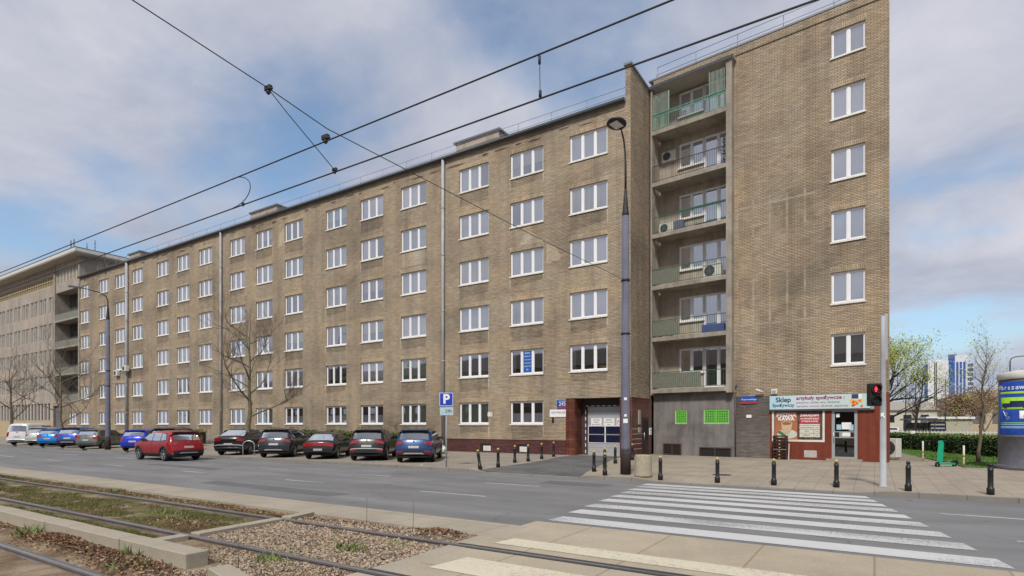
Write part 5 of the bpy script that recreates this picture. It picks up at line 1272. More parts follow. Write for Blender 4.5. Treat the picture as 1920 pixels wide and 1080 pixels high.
# ------------------------------------------------------------------ lamp posts
M['mast'] = stained('blue_grey_concrete_mast', (.15, .155, .205), .75, 1.0, .8)
def lamp(label, x, y, ht, hb, headdir, kind):
    t = thing('street_lamp', label, 'street lamp', (x, y, pz(x, y)), 0, 'concrete street lamps')
    b = MB(); b.lathe([(.175, .85), (.17, 1.0), (.118, ht), (.10, ht+.02)], M['mast'], 20); b.build('post', t)
    b = MB(); b.lathe([(.19, 0), (.185, .75), (.177, .85)], stained('tarred_mast_foot', (.06, .045, .042), .5), 20); b.build('foot', t)
    d = Vector((headdir[0], headdir[1], 0)); b = MB(); H_ = hb
    rm = mat('rust_black_steel', (.035, .03, .032), .6, .3, .4)
    if kind == 'disc':
        b.lathe([(.125, ht-.06), (.12, ht+.02), (.07, ht+.55), (.045, ht+.9)], rm, 14)
        pts = [(0, 0, ht+.85), (0, 0, H_-1.2), d*.06+Vector((0, 0, H_-.75)), d*.25+Vector((0, 0, H_-.32)), d*.55+Vector((0, 0, H_-.02)), d*.8+Vector((0, 0, H_+.06))]
    else:
        b.lathe([(.125, ht-.06), (.12, ht+.02), (.07, ht+.7), (.05, ht+1.0)], rm, 14)
        pts = [(0, 0, ht+.9), (0, 0, H_-.5), d*.1+Vector((0, 0, H_-.18)), d*.4+Vector((0, 0, H_+.02)), d*.9+Vector((0, 0, H_+.12)), d*1.3+Vector((0, 0, H_+.2))]
    b.tube(pts, [.045, .04, .035, .032, .03, .03], rm, 8); b.build('arm', t)
    p = Vector(pts[-1]); rz = math.atan2(d.y, d.x)
    if kind == 'disc':
        X = Matrix.Translation(p) @ Matrix.Rotation(rz, 4, 'Z') @ Matrix.Rotation(R_(-8), 4, 'Y')
        b = MB(); b.lathe([(.33, -.01), (.36, .02), (.34, .07), (.16, .12), (.03, .13)], M['black'], 24, X @ Matrix.Translation((.18, 0, 0))); h = b.build('lamp_head', t)
        b = MB(); b.box(-.02, .38, -.17, .17, -.03, -.012, mat('led_panel', (.62, .62, .62), .3), X); b.build('lens', h)
    else:
        X = Matrix.Translation(p) @ Matrix.Rotation(rz, 4, 'Z')
        b = MB(); b.bbox(-.1, .75, -.14, .14, -.06, .06, M['railgrey'], .03, X); b.build('lamp_head', t)
    b = MB()
    for z in ((5.1, 7.05) if kind == 'disc' else (5.7, 4.6)): b.lathe([(.15, z), (.165, z), (.165, z+.06), (.15, z+.06)], M['black'], 16)
    b.build('clamp', t); return t
l1 = lamp('tall blue grey lamp post with a round black head beside the concrete bin', -7.65, 19.62, 9.5, 12.5, (-.12, -.42), 'disc')
l2 = lamp('far blue grey lamp post with a long arm between the parked cars', -46.85, 18.75, 9.5, 11.3, (-.25, -1.15), 'arm')
for i, (z, s) in enumerate(((2.75, .10), (1.95, .16), (2.15, .09))):
    b = MB(); q = Vector((.35, -.93, 0)).normalized(); X = Matrix.Translation((q.x*.176, q.y*.176, z)) @ Matrix.Rotation(math.atan2(q.y, q.x)+R_(90), 4, 'Z')
    b.box(-s/2, s/2, -.004, .002, -s/2, s/2, M['white'], X); b.build('sticker', l1)

# ------------------------------------------------------------------ overhead tram wires
wm = mat('wire_dark', (.03, .03, .035), .6, .3)
def wire(name, label, pts, r, cat='wire', group=None, extra=None):
    b = MB(); b.tube(pts, r, wm, 5, False)
    if extra: extra(b)
    b.build(name, label=label, cat=cat, group=group)
xs = [-220 + 5*i for i in range(53)]
wire('contact_wire', 'long contact wire of the tramway, the lower of the two parallel wires', [(x, 6.2, 6.06) for x in xs], .012, group='tram wires')
wire('messenger_wire', 'long upper tram wire parallel to the contact wire', [(x, 6.2, 6.62 + .00012*(x+8)**2 if x > -70 else 7.08) for x in xs], .012, group='tram wires')
wire('span_wire', 'cross span wire running from the big lamp post over the tracks', [(-7.65, 19.5, 7.2), (-7.65, 13, 6.98), (-7.65, 6.25, 6.86), (-7.65, 5.17, 6.99), (-7.65, 3.3, 7.15), (-7.65, -6, 7.9)], .008)
def ins(b):
    b.lathe([(.0, -.13), (.022, -.12), (.022, .12), (0, .13)], wm, 8, Matrix.Translation((-7.5, 5.7, 6.6)))
wire('pull_off_wire', 'slanting pull off wire from the span wire clamp down to the contact wire', [(-7.65, 5.17, 6.98), (-7.58, 5.45, 6.72), (-7.4, 6.15, 6.12), (-7.4, 6.2, 6.07)], .007)
def clamp(x, y, z, label, s=1.):
    b = MB(); b.bbox(-.06*s, .06*s, -.03*s, .03*s, -.035*s, .035*s, wm, .01); b.lathe([(.02*s, -.08*s), (.035*s, -.05*s), (.02*s, -.03*s)], wm, 8); b.tube([(-.08*s, 0, .02), (.09*s, .0, -.03)], .012*s, wm, 6)
    b.build('wire_clamp', loc=(x, y, z), label=label, cat='wire clamp', group='tram wire clamps')
clamp(-7.65, 5.17, 6.99, 'wire clamp where the span wire and pull off wire meet, highest of the clamps', 1.1)
clamp(-7.65, 6.22, 6.70, 'wire clamp hanging where the span wire crosses the upper tram wire', 1.2)
clamp(-7.4, 6.2, 6.1, 'wire clamp at the lower end of the slanting pull off wire', .8)
clamp(-9.95, 6.2, 6.08, 'small wire clamp on the contact wire just right of the curved jumper', .6)
wire('dropper_wire', 'vertical dropper between the two tram wires right of centre', [(-3.56, 6.2, 6.62), (-3.55, 6.2, 6.06)], .005, extra=lambda b: (b.tube([(-3.56, 6.2, 6.6), (-3.56, 6.2, 6.5)], .018, wm, 6), b.tube([(-3.55, 6.2, 6.16), (-3.55, 6.2, 6.08)], .02, wm, 6)))
pts = []
for i in range(13):
    a = math.pi*i/12; pts.append((-10.27+.55*math.sin(a), 6.2, 6.35+.28*math.cos(a)))
wire('jumper_wire', 'curved jumper wire looping between the two tram wires', pts, .008)
# ------------------------------------------------------------------ signs, traffic light, bin, bin etc
t = thing('parking_sign', 'blue parking sign on a thin grey pole beside the blue SUV', 'sign', (-15.45, 18.9, pz(-15.45, 18.9)), R_(32))
b = MB(); b.tube([(0, 0, 0), (0, 0, 3.15)], .03, M['pipe'], 8); b.build('pole', t)
b = MB(); b.bbox(-.3, .3, -.05, -.03, 2.6, 3.2, mat('parking_blue', (.01, .05, .42), .4), .006); o = b.build('sign_plate', t)
b = MB(); b.box(-.29, .29, -.054, -.0505, 2.615, 2.635, M['white']); b.box(-.29, .29, -.054, -.0505, 3.165, 3.185, M['white']); b.box(-.29, -.27, -.054, -.0505, 2.635, 3.165, M['white']); b.box(.27, .29, -.054, -.0505, 2.635, 3.165, M['white']); b.build('border', t)
text('P', .55, (0, -.056, 2.9), UP, M['white'], t, bold=.02)
b = MB(); b.bbox(-.27, .3, -.05, -.03, 2.22, 2.56, mat('pale_sign', (.42, .55, .6), .5), .004); b.build('supplementary_plate', t); text('24h', .2, (.1, -.054, 2.4), UP, dk, t)

t = thing('traffic_light', 'grey pole with a pedestrian traffic light showing red, right of the shop', 'traffic light', (.21, 19.8, pz(.2, 19.8)), R_(20))
b = MB(); b.lathe([(.14, 0), (.14, .02), (.085, .03), (.08, 2.4), (.062, 3.9), (.055, 5.0)], M['pipe'], 14); b.build('pole', t)
b = MB(); b.bbox(.02, .11, -.05, .05, 3.7, 5.05, M['pipe'], .01); b.build('cable_box', t)
b = MB(); b.bbox(-.42, -.10, -.2, .05, 2.36, 3.02, M['black'], .02); b.box(-.1, -.02, -.06, .02, 2.42, 2.5, M['black']); b.box(-.1, -.02, -.06, .02, 2.88, 2.96, M['black']); hd = b.build('signal_head', t)
em = bpy.data.materials.new('lit_red_signal'); em.use_nodes = True; e = em.node_tree.nodes['Principled BSDF']; e.inputs['Base Color'].default_value = (.5, .01, .02, 1); e.inputs['Emission Color'].default_value = (1, .03, .05, 1); e.inputs['Emission Strength'].default_value = 1.1
for z, mm, nm in ((2.85, mat('red_lens_dark', (.10, .006, .01), .3), 'red_lens'), (2.53, mat('green_lens_dark', (.005, .02, .015), .25), 'green_lens')):
    b = MB(); b.lathe([(0, -.205), (.105, -.205), (.105, -.2)], mm, 24, Matrix.Translation((-.26, 0, z)), False, 'y'); b.lathe([(.12, -.30), (.125, -.30), (.125, -.2), (.118, -.2)], M['black'], 24, Matrix.Translation((-.26, 0, z)), True, 'y', True)
    b.build(nm, hd)
b = MB(); X = Matrix.Translation((-.26, -.212, 2.85)); b.lathe([(0, -.004), (.016, -.004), (.016, .0)], em, 10, X @ Matrix.Translation((0, 0, .062)), False, 'y')
b.prism([(-.03, .042), (.03, .042), (.034, -.02), (.02, -.02), (.018, -.075), (-.018, -.075), (-.02, -.02), (-.034, -.02)], -.216, -.211, em); b.v = [(x-.26 if i >= len(b.v)-16 else x, y, z+2.85 if i >= len(b.v)-16 else z) for i, (x, y, z) in enumerate(b.v)]
b.build('lit_figure', hd)
b = MB(); b.prism([(-.12, 0), (-.02, .02), (-.05, -.05), (-.0, -.12), (-.04, -.15), (-.08, -.08), (-.12, -.12)], -.09, -.086, M['white']); o = b.build('sticker', t, loc=(.03, 0, 2.15))
b = MB(); b.lathe([(.3, 0), (.315, .05), (.31, .08), (.30, .2), (.285, .72), (.28, .76), (.22, .765), (.2, .6), (0, .6)], mat('pebble_concrete', (.36, .32, .23), .9, var=.25, scale=30, bump=.6), 28)
b.build('litter_bin', loc=(-6.85, 19.25, pz(-6.85, 19.25)), label='round pale concrete bin right of the big lamp post', cat='bin')
# brown crates stacked at the shop
b = MB(); cm = mat('brown_crate_plastic', (.035, .012, .009), .5); w, d, h = .6, .4, .165
b.box(-w/2, w/2, -d/2, d/2, 0, .02, cm)
for s in (-1, 1): b.box(-w/2, w/2, s*d/2-.012, s*d/2+.012, .02, .05, cm); b.box(-w/2, w/2, s*d/2-.012, s*d/2+.012, .11, h, cm); b.box(s*w/2-.012, s*w/2+.012, -d/2+.012, d/2-.012, .02, h, cm)
for s in (-1, 1):
    for x in (-.29, -.12, .12, .29): b.box(x-.02, x+.02, s*d/2-.011, s*d/2+.011, .05, .11, cm)
cme = b.mesh('crate'); b = MB(); b.box(-.035, .035, -.222, -.213, .055, .105, M['yellow']); tag_me = b.mesh('crate_tag'); b = MB(); b.box(-w/2, w/2, -d/2, d/2, .0, .02, M['steel']); 
names = ['lowest', 'second lowest', 'third lowest', 'fourth from the bottom', 'fifth from the bottom', 'sixth from the bottom', 'topmost']
for i in range(7):
    o = bpy.data.objects.new('crate', cme); COL.objects.link(o); p = T(7.0+.01*math.sin(i*3), -.42, .19+.17*i + (.0 if i < 3 else .02)); o.location = p; o.rotation_euler.z = TA+.02*math.sin(i*5)
    tag(o, names[i]+' brown crate in the stack under the shop window', 'crate', 'brown crates stacked at the shop'); inst('label_tag', tag_me, o)
b.build('tray', loc=T(7.0, -.42, .19+.17*3-.003), rz=TA, label='thin grey tray lying between the brown crates', cat='tray')
b = MB(); b.prism([(0, 0), (.05, 0), (.07, .8), (.03, .8)], 0, .02, M['tyl'], 'xz'); b.build('board', loc=T(7.33, -.35, .2), rz=TA, label='narrow pale board leaning beside the brown crates', cat='board')
# bag by the plinth
b = MB(); vs = []; rr = random.Random(2)
for j in range(7):
    for i in range(12):
        a = 2*math.pi*i/12; r = .42*math.sin(math.pi*(j+.35)/7.2)*(1+.22*rr.uniform(-1, 1)); vs.append((r*math.cos(a)*1.2, r*math.sin(a)*.7, .55*(1-math.cos(math.pi*j/6))/2+rr.uniform(-.03, .03)))
b.add(vs, [(j*12+i, j*12+(i+1) % 12, (j+1)*12+(i+1) % 12, (j+1)*12+i) for j in range(6) for i in range(12)], mat('crumpled_sack', (.5, .53, .46), .6, var=.35, scale=9))
b.build('sack', loc=(-22.2, 26.5, .16), label='crumpled whitish sack behind the blue SUV near the downpipe', cat='sack')
# bicycle hoops by the tree
for x, lab in ((-32.7, 'left of the two metal hoops at the foot of the bare tree'), (-30.9, 'right of the two metal hoops at the foot of the bare tree')):
    b = MB(); pts = [(-.32, 0, 0), (-.32, 0, .55)] + [(-.32*math.cos(a), 0, .62+.25*math.sin(a)) for a in [math.pi*k/8 for k in range(9)]] + [(.32, 0, .55), (.32, 0, 0)]
    b.tube(pts, .025, M['steel'], 6); b.build('hoop', loc=(x, 19.6, pz(x, 19.6)), rz=R_(40), label=lab, cat='hoop', group='metal hoops round the tree')
# advertising column
t = thing('advertising_column', 'round grey advertising column with a blue and green poster at the right edge', 'advertising column', (5.3, 29.62, .16), 0)
gc = mat('column_grey', (.13, .13, .15), .45, .2)
b = MB(); b.lathe([(1.25, 0), (1.25, .18), (1.17, .2), (1.13, .24), (1.13, 1.28), (1.15, 1.3), (1.15, 1.34), (1.13, 1.36), (1.12, 3.55)], gc, 48); b.build('body', t)
b = MB(); b.lathe([(1.14, 3.55), (1.16, 3.57), (1.16, 3.78), (1.10, 3.83), (.6, 3.92), (.02, 3.95)], M['tyl'], 48); b.build('cap', t)
# poster wraps the column
base_a = math.atan2(-29.62, -5.3)
def wrap(a0, a1, z0, z1, m, r=1.135, n=16, mb=None):
    mb = mb or MB(); vs = []
    for i in range(n+1):
        a = base_a + a0+(a1-a0)*i/n; vs += [(r*math.cos(a), r*math.sin(a), z0), (r*math.cos(a), r*math.sin(a), z1), ((r-.01)*math.cos(a), (r-.01)*math.sin(a), z0), ((r-.01)*math.cos(a), (r-.01)*math.sin(a), z1)]
    mb.add(vs, [(4*i, 4*i+4, 4*i+5, 4*i+1) for i in range(n)] + [(4*i+1, 4*i+5, 4*i+7, 4*i+3) for i in range(n)] + [(0, 1, 3, 2), (4*n, 4*n+2, 4*n+3, 4*n+1)], m, True); return mb
ps = wrap(-1.25, .12, 1.4, 3.45, mat('poster_royal_blue', (.015, .07, .38), .25, var=.35, scale=1.5)).build('poster', t)
lime = mat('poster_lime', (.33, .62, .03), .3); w_ = MB(); wrap(-1.2, .1, 2.98, 3.06, lime, 1.139, mb=w_); wrap(-1.1, -.02, 2.38, 2.84, lime, 1.139, mb=w_); w_.build('poster_band', ps)
w_ = MB(); wrap(-.42, -.03, 2.02, 2.32, M['white'], 1.139, mb=w_)
for k, (z, a) in enumerate(((1.84, 1.2), (1.78, 1.0), (1.7, 1.15), (1.65, 1.05))): wrap(-1.12, -1.12+a, z, z+.025, MATS['pale_blue_sticker'] if k else lime, 1.139, mb=w_)
w_.build('poster_print', ps)
w_ = MB(); nv = mat('poster_navy', (.01, .02, .09), .3); wrap(-1.02, -.12, 2.46, 2.62, nv, 1.142, mb=w_); wrap(-.7, -.25, 2.62, 2.70, nv, 1.142, mb=w_); wrap(-.92, -.80, 2.42, 2.46, nv, 1.142, mb=w_); wrap(-.32, -.2, 2.42, 2.46, nv, 1.142, mb=w_); wrap(-.3, -.1, 2.06, 2.16, nv, 1.142, mb=w_); w_.build('car_silhouette', ps)
for i, ch in enumerate('Warszawie'):
    a = base_a - 1.12 + .128*i; text(ch, .24, (1.145*math.cos(a), 1.145*math.sin(a), 3.22), (R_(90), 0, a+R_(90)), M['white'], ps, bold=.006)
b = MB()
for k, (z, y) in enumerate(((2.25, 0), (2.1, .05))):
    a = base_a-.85+.08*k; b.lathe([(.05, 0), (.06, 0), (.06, .004), (.05, .004)], M['white'], 12, Matrix.Translation((1.142*math.cos(a), 1.142*math.sin(a), z-.05)) @ Matrix.Rotation(a+R_(90), 4, 'Z'), False, 'y')
a0, a1 = base_a-.85, base_a-.95; b.tube([(1.15*math.cos(a0), 1.15*math.sin(a0), 2.1), (1.15*math.cos(a1), 1.15*math.sin(a1), 2.32)], .012, M['white'], 5); b.build('bicycle_symbol', ps)
# scooter
t = thing('electric_scooter', 'green electric scooter parked on the edge of the lawn', 'scooter', (2.5, 29.5, .17), R_(48))
tg = mat('mint_green_paint', (.01, .40, .22), .35, coat=.5)
b = MB(); b.prism([(-.40, .13), (.38, .11), (.42, .17), (.34, .19), (-.38, .20)], -.09, .09, tg); b.build('deck', t)
b = MB(); b.prism([(-.42, .15), (-.30, .15), (-.20, 1.02), (-.24, 1.12), (-.31, 1.10)], -.075, .075, tg); b.build('stem', t)
b = MB(); b.tube([(-.27, -.26, 1.13), (-.25, 0, 1.11), (-.27, .26, 1.13)], .018, M['black'], 8); b.build('handlebar', t)
for x in (-.46, .46): b = MB(); b.lathe([(.06, -.03), (.11, -.03), (.125, 0), (.11, .03), (.06, .03)], M['rubber'], 20, Matrix.Translation((x, 0, .125)), True, 'y'); b.build('wheel', t)
b = MB(); b.prism([(.33, .17), (.6, .14), (.6, .27), (.46, .3), (.33, .24)], -.05, .05, M['black']); b.build('mudguard', t)
for x, y, h, lab in ((1.92, 32.9, 1.0, 'thin yellow and white post on the path left of the scooter'), (3.08, 29.5, .92, 'thin yellow and white post on the lawn edge right of the scooter')):
    t = thing('marker_post', lab, 'post', (x, y, .17), 0, 'yellow and white marker posts'); b = MB(); b.tube([(0, 0, 0), (0, 0, h)], .035, M['tyl'], 8); b.build('post', t); b = MB()
    for z in (.12, .45): b.lathe([(.037, z), (.039, z), (.039, z+.14), (.037, z+.14)], M['yellow'], 10)
    b.build('band', t)
# ------------------------------------------------------------------ trees
M['bark'] = stained('grey_brown_bark', (.16, .13, .09), .55, 3, runs=False)
M['barkg'] = stained('mossy_bark', (.14, .13, .08), .6, 3, runs=False)
M['twig'] = mat('thin_twigs', (.13, .10, .078), .9)
M['darkbark'] = mat('dark_bark', (.03, .024, .02), .9)
def tree(name, label, loc, H, trunk_r, spread, seed, trunk_m, twig_m, first=.3, lean=(0, 0), levels=4, crown=None, group='trees', fork=None, dens=1., leaf=None, nleaf=0, leafr=.05, up=.45, limbs=9, whitetrunk=None, leafname='crown'):
    rnd = random.Random(seed); t = thing(name, label, 'tree', loc, 0, group); tb, wb, tips = MB(), MB(), []
    # trunk as a wandering polyline
    pts = []; n = 9; x = y = 0
    for i in range(n+1):
        f = i/n; pts.append(Vector((lean[0]*f + x, lean[1]*f + y, H*.8*f))); x += rnd.gauss(0, .014*H*.5); y += rnd.gauss(0, .014*H*.5)
    rs = [trunk_r*(1.25 if i == 0 else 1)*(1-.88*(i/n)**.9) for i in range(n+1)]
    tb.tube(pts, rs, trunk_m, 9)
    def grow(p, d, L, r, lev):
        k = 4 if lev < 3 else 3; P = [p]; q = p.copy(); dd = d.copy()
        for i in range(k):
            dd = (dd + Vector((rnd.gauss(0, .22), rnd.gauss(0, .22), rnd.gauss(0, .12)+.07))).normalized(); q = q + dd*L/k; P.append(q.copy())
        R2 = [r*(1-.75*i/k) for i in range(k+1)]
        (tb if lev == 1 else wb).tube(P, R2, trunk_m if lev <= 1 else twig_m, 5 if lev <= 2 else 3, False)
        if lev >= levels: tips.append(P[-1]); return
        m = max(2, int(rnd.choice((3, 4, 4, 5))*dens))
        for i in range(m):
            f = rnd.uniform(.3, 1); b_ = P[min(k-1, int(f*k))].lerp(P[min(k, int(f*k)+1)], f*k % 1)
            ax = Vector((rnd.gauss(0, 1), rnd.gauss(0, 1), rnd.gauss(0, .6))).normalized()
            nd = (dd*.9 + ax*.75 + Vector((0, 0, .12))).normalized(); grow(b_, nd, L*rnd.uniform(.45, .68), r*.5*(1-.3*f), lev+1)
        tips.append(P[-1])
    for i in range(limbs):
        f = first + (1-first)*(i/limbs)**.9; j = f*n; p = pts[min(n-1, int(j))].lerp(pts[min(n, int(j)+1)], j % 1)
        a = i*2.4 + rnd.uniform(-.4, .4); el_ = up*(.5+f)
        d = Vector((math.cos(a), math.sin(a), el_*1.2)).normalized(); L = spread*(1.05-.55*f)*rnd.uniform(.8, 1.15)
        grow(p, d, L, max(.012, trunk_r*.42*(1-.6*f)), 1)
    grow(pts[-1], Vector((0, 0, 1)), H*.2, rs[-1], 1)
    tb.build('trunk', t); wb.build('branches', t)
    if leaf:
        lb = MB()
        for _ in range(nleaf):
            p = rnd.choice(tips) + Vector((rnd.gauss(0, 1), rnd.gauss(0, 1), rnd.gauss(0, 1)))*leafr*4
            u = Vector((rnd.gauss(0, 1), rnd.gauss(0, 1), rnd.gauss(0, 1))).normalized(); w = u.orthogonal().normalized(); s = leafr*rnd.uniform(.6, 1.3)
            lb.add([p-u*s, p+w*s*.6, p+u*s, p-w*s*.6], [(0, 1, 2, 3)], leaf[min(len(leaf)-1, int(rnd.random()*len(leaf)))])
        q_ = lb.build(leafname, t); q_['kind'] = 'stuff'
    return t
tree('bare_tree', 'bare tree with a mossy slanting trunk between the parked cars in the middle', (-32.0, 20.2, .13), 9.5, .18, 3.9, 21, M['barkg'], M['twig'], .30, (-1.1, .8), 4, group='bare street trees', limbs=13, dens=1.35)
tree('bare_tree', 'bare tree rising behind the grey green hatchback left of the far lamp post', (-56.8, 19.6, .13), 8.8, .17, 4.2, 5, M['bark'], M['twig'], .26, (-1.3, .5), 4, group='bare street trees', limbs=13, dens=1.35)
tree('bare_tree', 'bare tree at the left edge behind the white van', (-72.5, 20.5, .13), 9, .2, 4.6, 9, M['bark'], M['twig'], .3, (-.4, 0), 4, group='bare street trees', limbs=10)
yl = [mat('spring_leaf_a', (.30, .32, .05), .9, var=.3), mat('spring_leaf_b', (.20, .25, .04), .9, var=.3), mat('spring_leaf_c', (.42, .40, .10), .9, var=.3)]
tree('budding_tree', 'dark branched tree with pale yellow green spring leaves at the corner of the building', (-.6, 62.0, .1), 8.4, .36, 5.6, 14, M['darkbark'], M['darkbark'], .28, (2.2, 0), 4, group='park trees', limbs=15, dens=1.15, leaf=yl, nleaf=11000, leafr=.075, leafname='crown')
tree('young_tree', 'slender young tree with a pale trunk left of the advertising column', (4.1, 34.1, .16), 6.1, .085, 1.7, 33, M['bark'], M['twig'], .42, (.5, .2), 4, group='park trees', limbs=16, up=.8, leaf=yl, nleaf=550, leafr=.04, leafname='buds')
b = MB(); b.lathe([(.28, 0), (.3, .03), (.05, .12)], M['black'], 12, smooth=False); b.build('tree_guard', loc=(4.1, 34.1, .16), label='small dark mound at the foot of the slender young tree', cat='tree guard')
tree('young_tree', 'slim tree with a white painted trunk in front of the hedge', (2.3, 49.0, .16), 6.8, .12, 1.6, 40, M['darkbark'], M['darkbark'], .4, (.4, .0), 3, group='park trees', limbs=12, up=1.0)
brown = [mat('brown_bud_a', (.20, .12, .07), .95, var=.3), mat('brown_bud_b', (.28, .19, .11), .95, var=.3), mat('brown_bud_c', (.14, .085, .055), .95, var=.3)]
for i, (x, y, h, sp, lab) in enumerate(((9.3, 98, 5.0, 3.4, 'brownish budding tree in front of the blue and white tower, left of two'), (13.0, 104, 5.6, 3.8, 'brownish budding tree in front of the blue and white tower, right of two'), (14.8, 86, 6.4, 4.2, 'tan budding tree with several stems in front of the beige hall'), (19.5, 92, 7.0, 4.6, 'tan budding tree behind the pale trunk of the slender young tree'), (6.0, 118, 7.0, 3.0, 'thin bare tree beyond the hedge beside the dark corner tree'), (24, 95, 7, 5, 'tan budding tree just left of the advertising column'))):
    tree('background_tree', lab, (x, y, 0), h*1.05, .3, sp*.9, 60+i, M['darkbark'] if i == 4 else M['bark'], M['twig'], .15, (0, 0), 4, group='trees beyond the hedge', limbs=12, up=1.0, leaf=(brown if i != 4 else None) if i not in (2, 3) else [brown[1], yl[2], brown[0]], nleaf=5200, leafr=.10)
b = MB(); b.lathe([(.17, 0), (.15, .5), (.135, 1.35)], M['tyl'], 10); b.build('trunk_paint', loc=(2.3, 49.0, .16), label='white lime paint on the lower trunk of the slim tree before the hedge', cat='tree paint')
# hedge: box of leaves over a dark core
def hedge(name, label, p, q, w, h, leafs, dens, rsz=.05, seed=1, top=None):
    rnd = random.Random(seed); p, q = Vector(p), Vector(q); d = (q-p); L = d.length; u = d.normalized(); v = Vector((-u.y, u.x, 0)); t = thing(name, label, 'hedge', p, math.atan2(d.y, d.x))
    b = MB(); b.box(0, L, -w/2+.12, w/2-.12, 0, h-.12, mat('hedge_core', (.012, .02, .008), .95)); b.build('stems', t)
    b = MB()
    for _ in range(int(L*dens)):
        x = rnd.uniform(0, L); s = rnd.random(); wob = .06*math.sin(x*1.7)+.05*math.sin(x*4.1)
        if s < .45: y = -w/2+rnd.uniform(-.04, .14)+wob*.5; z = rnd.uniform(.03, h)
        elif s < .85: y = rnd.uniform(-w/2, w/2); z = h+wob+rnd.uniform(-.12, .04)
        else: y = w/2+rnd.uniform(-.14, .04); z = rnd.uniform(.03, h)
        c = Vector((x, y, z)); a = Vector((rnd.gauss(0, 1), rnd.gauss(0, 1), rnd.gauss(0, 1))).normalized(); e = a.orthogonal().normalized(); r = rsz*rnd.uniform(.6, 1.4)
        m = leafs[min(len(leafs)-1, int(rnd.random()*len(leafs)))]
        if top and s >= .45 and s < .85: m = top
        b.add([c-a*r, c+e*r*.6, c+a*r, c-e*r*.6], [(0, 1, 2, 3)], m)
    b.build('foliage', t)
hg = [mat('hedge_leaf_a', (.03, .06, .012), .8, var=.3), mat('hedge_leaf_b', (.045, .085, .018), .8, var=.3), mat('hedge_leaf_c', (.02, .038, .012), .8, var=.3)]
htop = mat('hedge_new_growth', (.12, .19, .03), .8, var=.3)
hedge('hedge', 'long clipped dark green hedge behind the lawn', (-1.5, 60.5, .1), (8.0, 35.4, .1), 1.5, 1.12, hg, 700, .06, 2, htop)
hedge('shrub_row', 'low green shrubs at the foot of the wall behind the parked cars', (-41, 27.9, .18), (-23.8, 27.6, .18), 1.1, 1.25, [mat('shrub_leaf_a', (.06, .12, .02), .8, var=.3), mat('shrub_leaf_b', (.10, .16, .03), .8, var=.3), brown[0]], 500, .05, 3)
hedge('shrub_row', 'low ochre brown shrubs at the foot of the wall near the far lamp post', (-64, 28.0, .18), (-51, 27.8, .18), 1.0, 1.2, [mat('ochre_leaf', (.24, .17, .05), .9, var=.3), brown[1], yl[1]], 400, .06, 4)
b = MB(); rr = random.Random(12)
for _ in range(150):
    z = rr.random()*1.7; b.tube([(rr.gauss(0, .08), rr.gauss(0, .08), z), (rr.gauss(0, .25), rr.gauss(0, .2), z+rr.uniform(.05, .35))], [.012, .004], brown[1], 3)
b.build('dry_shrub', loc=(-27.6, 28.3, .18), label='thin dry orange brown shrub against the wall between the last two parked cars', cat='shrub')
# ------------------------------------------------------------------ far background on the right
t = thing('office_tower', 'distant white high rise with deep blue glass stripes', 'tower', (29.6, 493.8, 0), R_(-4)); t.scale = (.79, 1, 1)
tww, tbl, tgr = mat('far_white_cladding', (.66, .67, .70), .7, var=.03), mat('far_blue_glass', (.03, .11, .36), .3, var=.3, scale=.1), mat('far_grey_glass', (.10, .15, .24), .3)
b = MB(); b.box(0, 2.6, .5, 14, 0, 44.5, tgr); b.box(2.6, 17.2, 0, 14, 0, 46.5, tww); b.box(21.6, 30.2, 1, 14, 0, 49.5, tww); b.box(17.2, 21.6, .6, 14, 0, 47.5, tbl); b.build('wall', t)
b = MB(); b.box(7.2, 7.9, -.2, -.02, 0, 45.5, M['black']); b.box(0, 2.6, .2, .49, 0, 44.2, mat('far_slate_glass', (.06, .10, .22), .3)); b.build('seam', t)
for x in (22.6, 25.0, 27.4): b = MB(); b.box(x, x+1.5, .7, .99, 0, 45, tbl); b.build('window_strip', t)
b = MB(); b.box(30.2, 34.2, 2, 12, 0, 43.5, tgr)
for k in range(13): b.box(30.1, 34.3, 1.8, 2, 2+3.2*k, 3.0+3.2*k, tww)
b.build('annex', t)
b = MB(); b.box(17, 23, 3, 8, 47.5, 50.6, tgr); b.box(8, 12, 2, 6, 46.5, 47.6, tww); b.build('roof_plant', t)
t = thing('hall', 'beige building with a gently arched roof behind the budding trees', 'building', (15.5, 150, 0), R_(8))
b = MB(); pr_ = [(0, 0)] + [(0+32*i/14, 7.4+2.7*math.sin(math.pi*(i+1.2)/16.4)) for i in range(15)] + [(32, 0)]
b.prism(pr_, 0, 20, mat('hall_beige', (.42, .34, .23), .8, var=.15)); b.build('wall', t)
b = MB()
for k in range(9): b.box(1.5+3.4*k, 3.8+3.4*k, -.1, -.01, 2.2, 4.4, mat('hall_windows', (.14, .13, .12), .5))
b.build('windows', t)
t = thing('pale_house', 'pale cream house with a grey roof far behind the corner tree', 'house', (1.0, 146, 0), R_(5))
b = MB(); b.box(0, 10, 0, 8, 0, 5.0, mat('house_cream', (.52, .49, .40), .8)); b.build('wall', t)
b = MB(); b.prism([(-.5, 5.0), (10.5, 5.0), (8.5, 6.8), (1.5, 6.8)], -.5, 8.5, mat('house_roof', (.42, .39, .34), .8)); b.build('roof', t)
for k in range(3): b = MB(); b.box(1.2+3*k, 2.6+3*k, -.06, -.005, 2.4, 4.0, M['dark']); b.build('window', t)
t = thing('shelter', 'low dark roofed shelter beyond the hedge near the dark corner tree', 'shelter', (3.4, 92, 0), R_(10))
b = MB(); b.prism([(-.3, 2.5), (3.9, 2.5), (3.6, 2.8), (0, 2.75)], 0, 2, M['gutter']); b.build('roof', t)
for x in (.1, 3.4): b = MB(); b.tube([(x, .3, 0), (x, .3, 2.5)], .06, M['raildark'], 6); b.build('post', t)
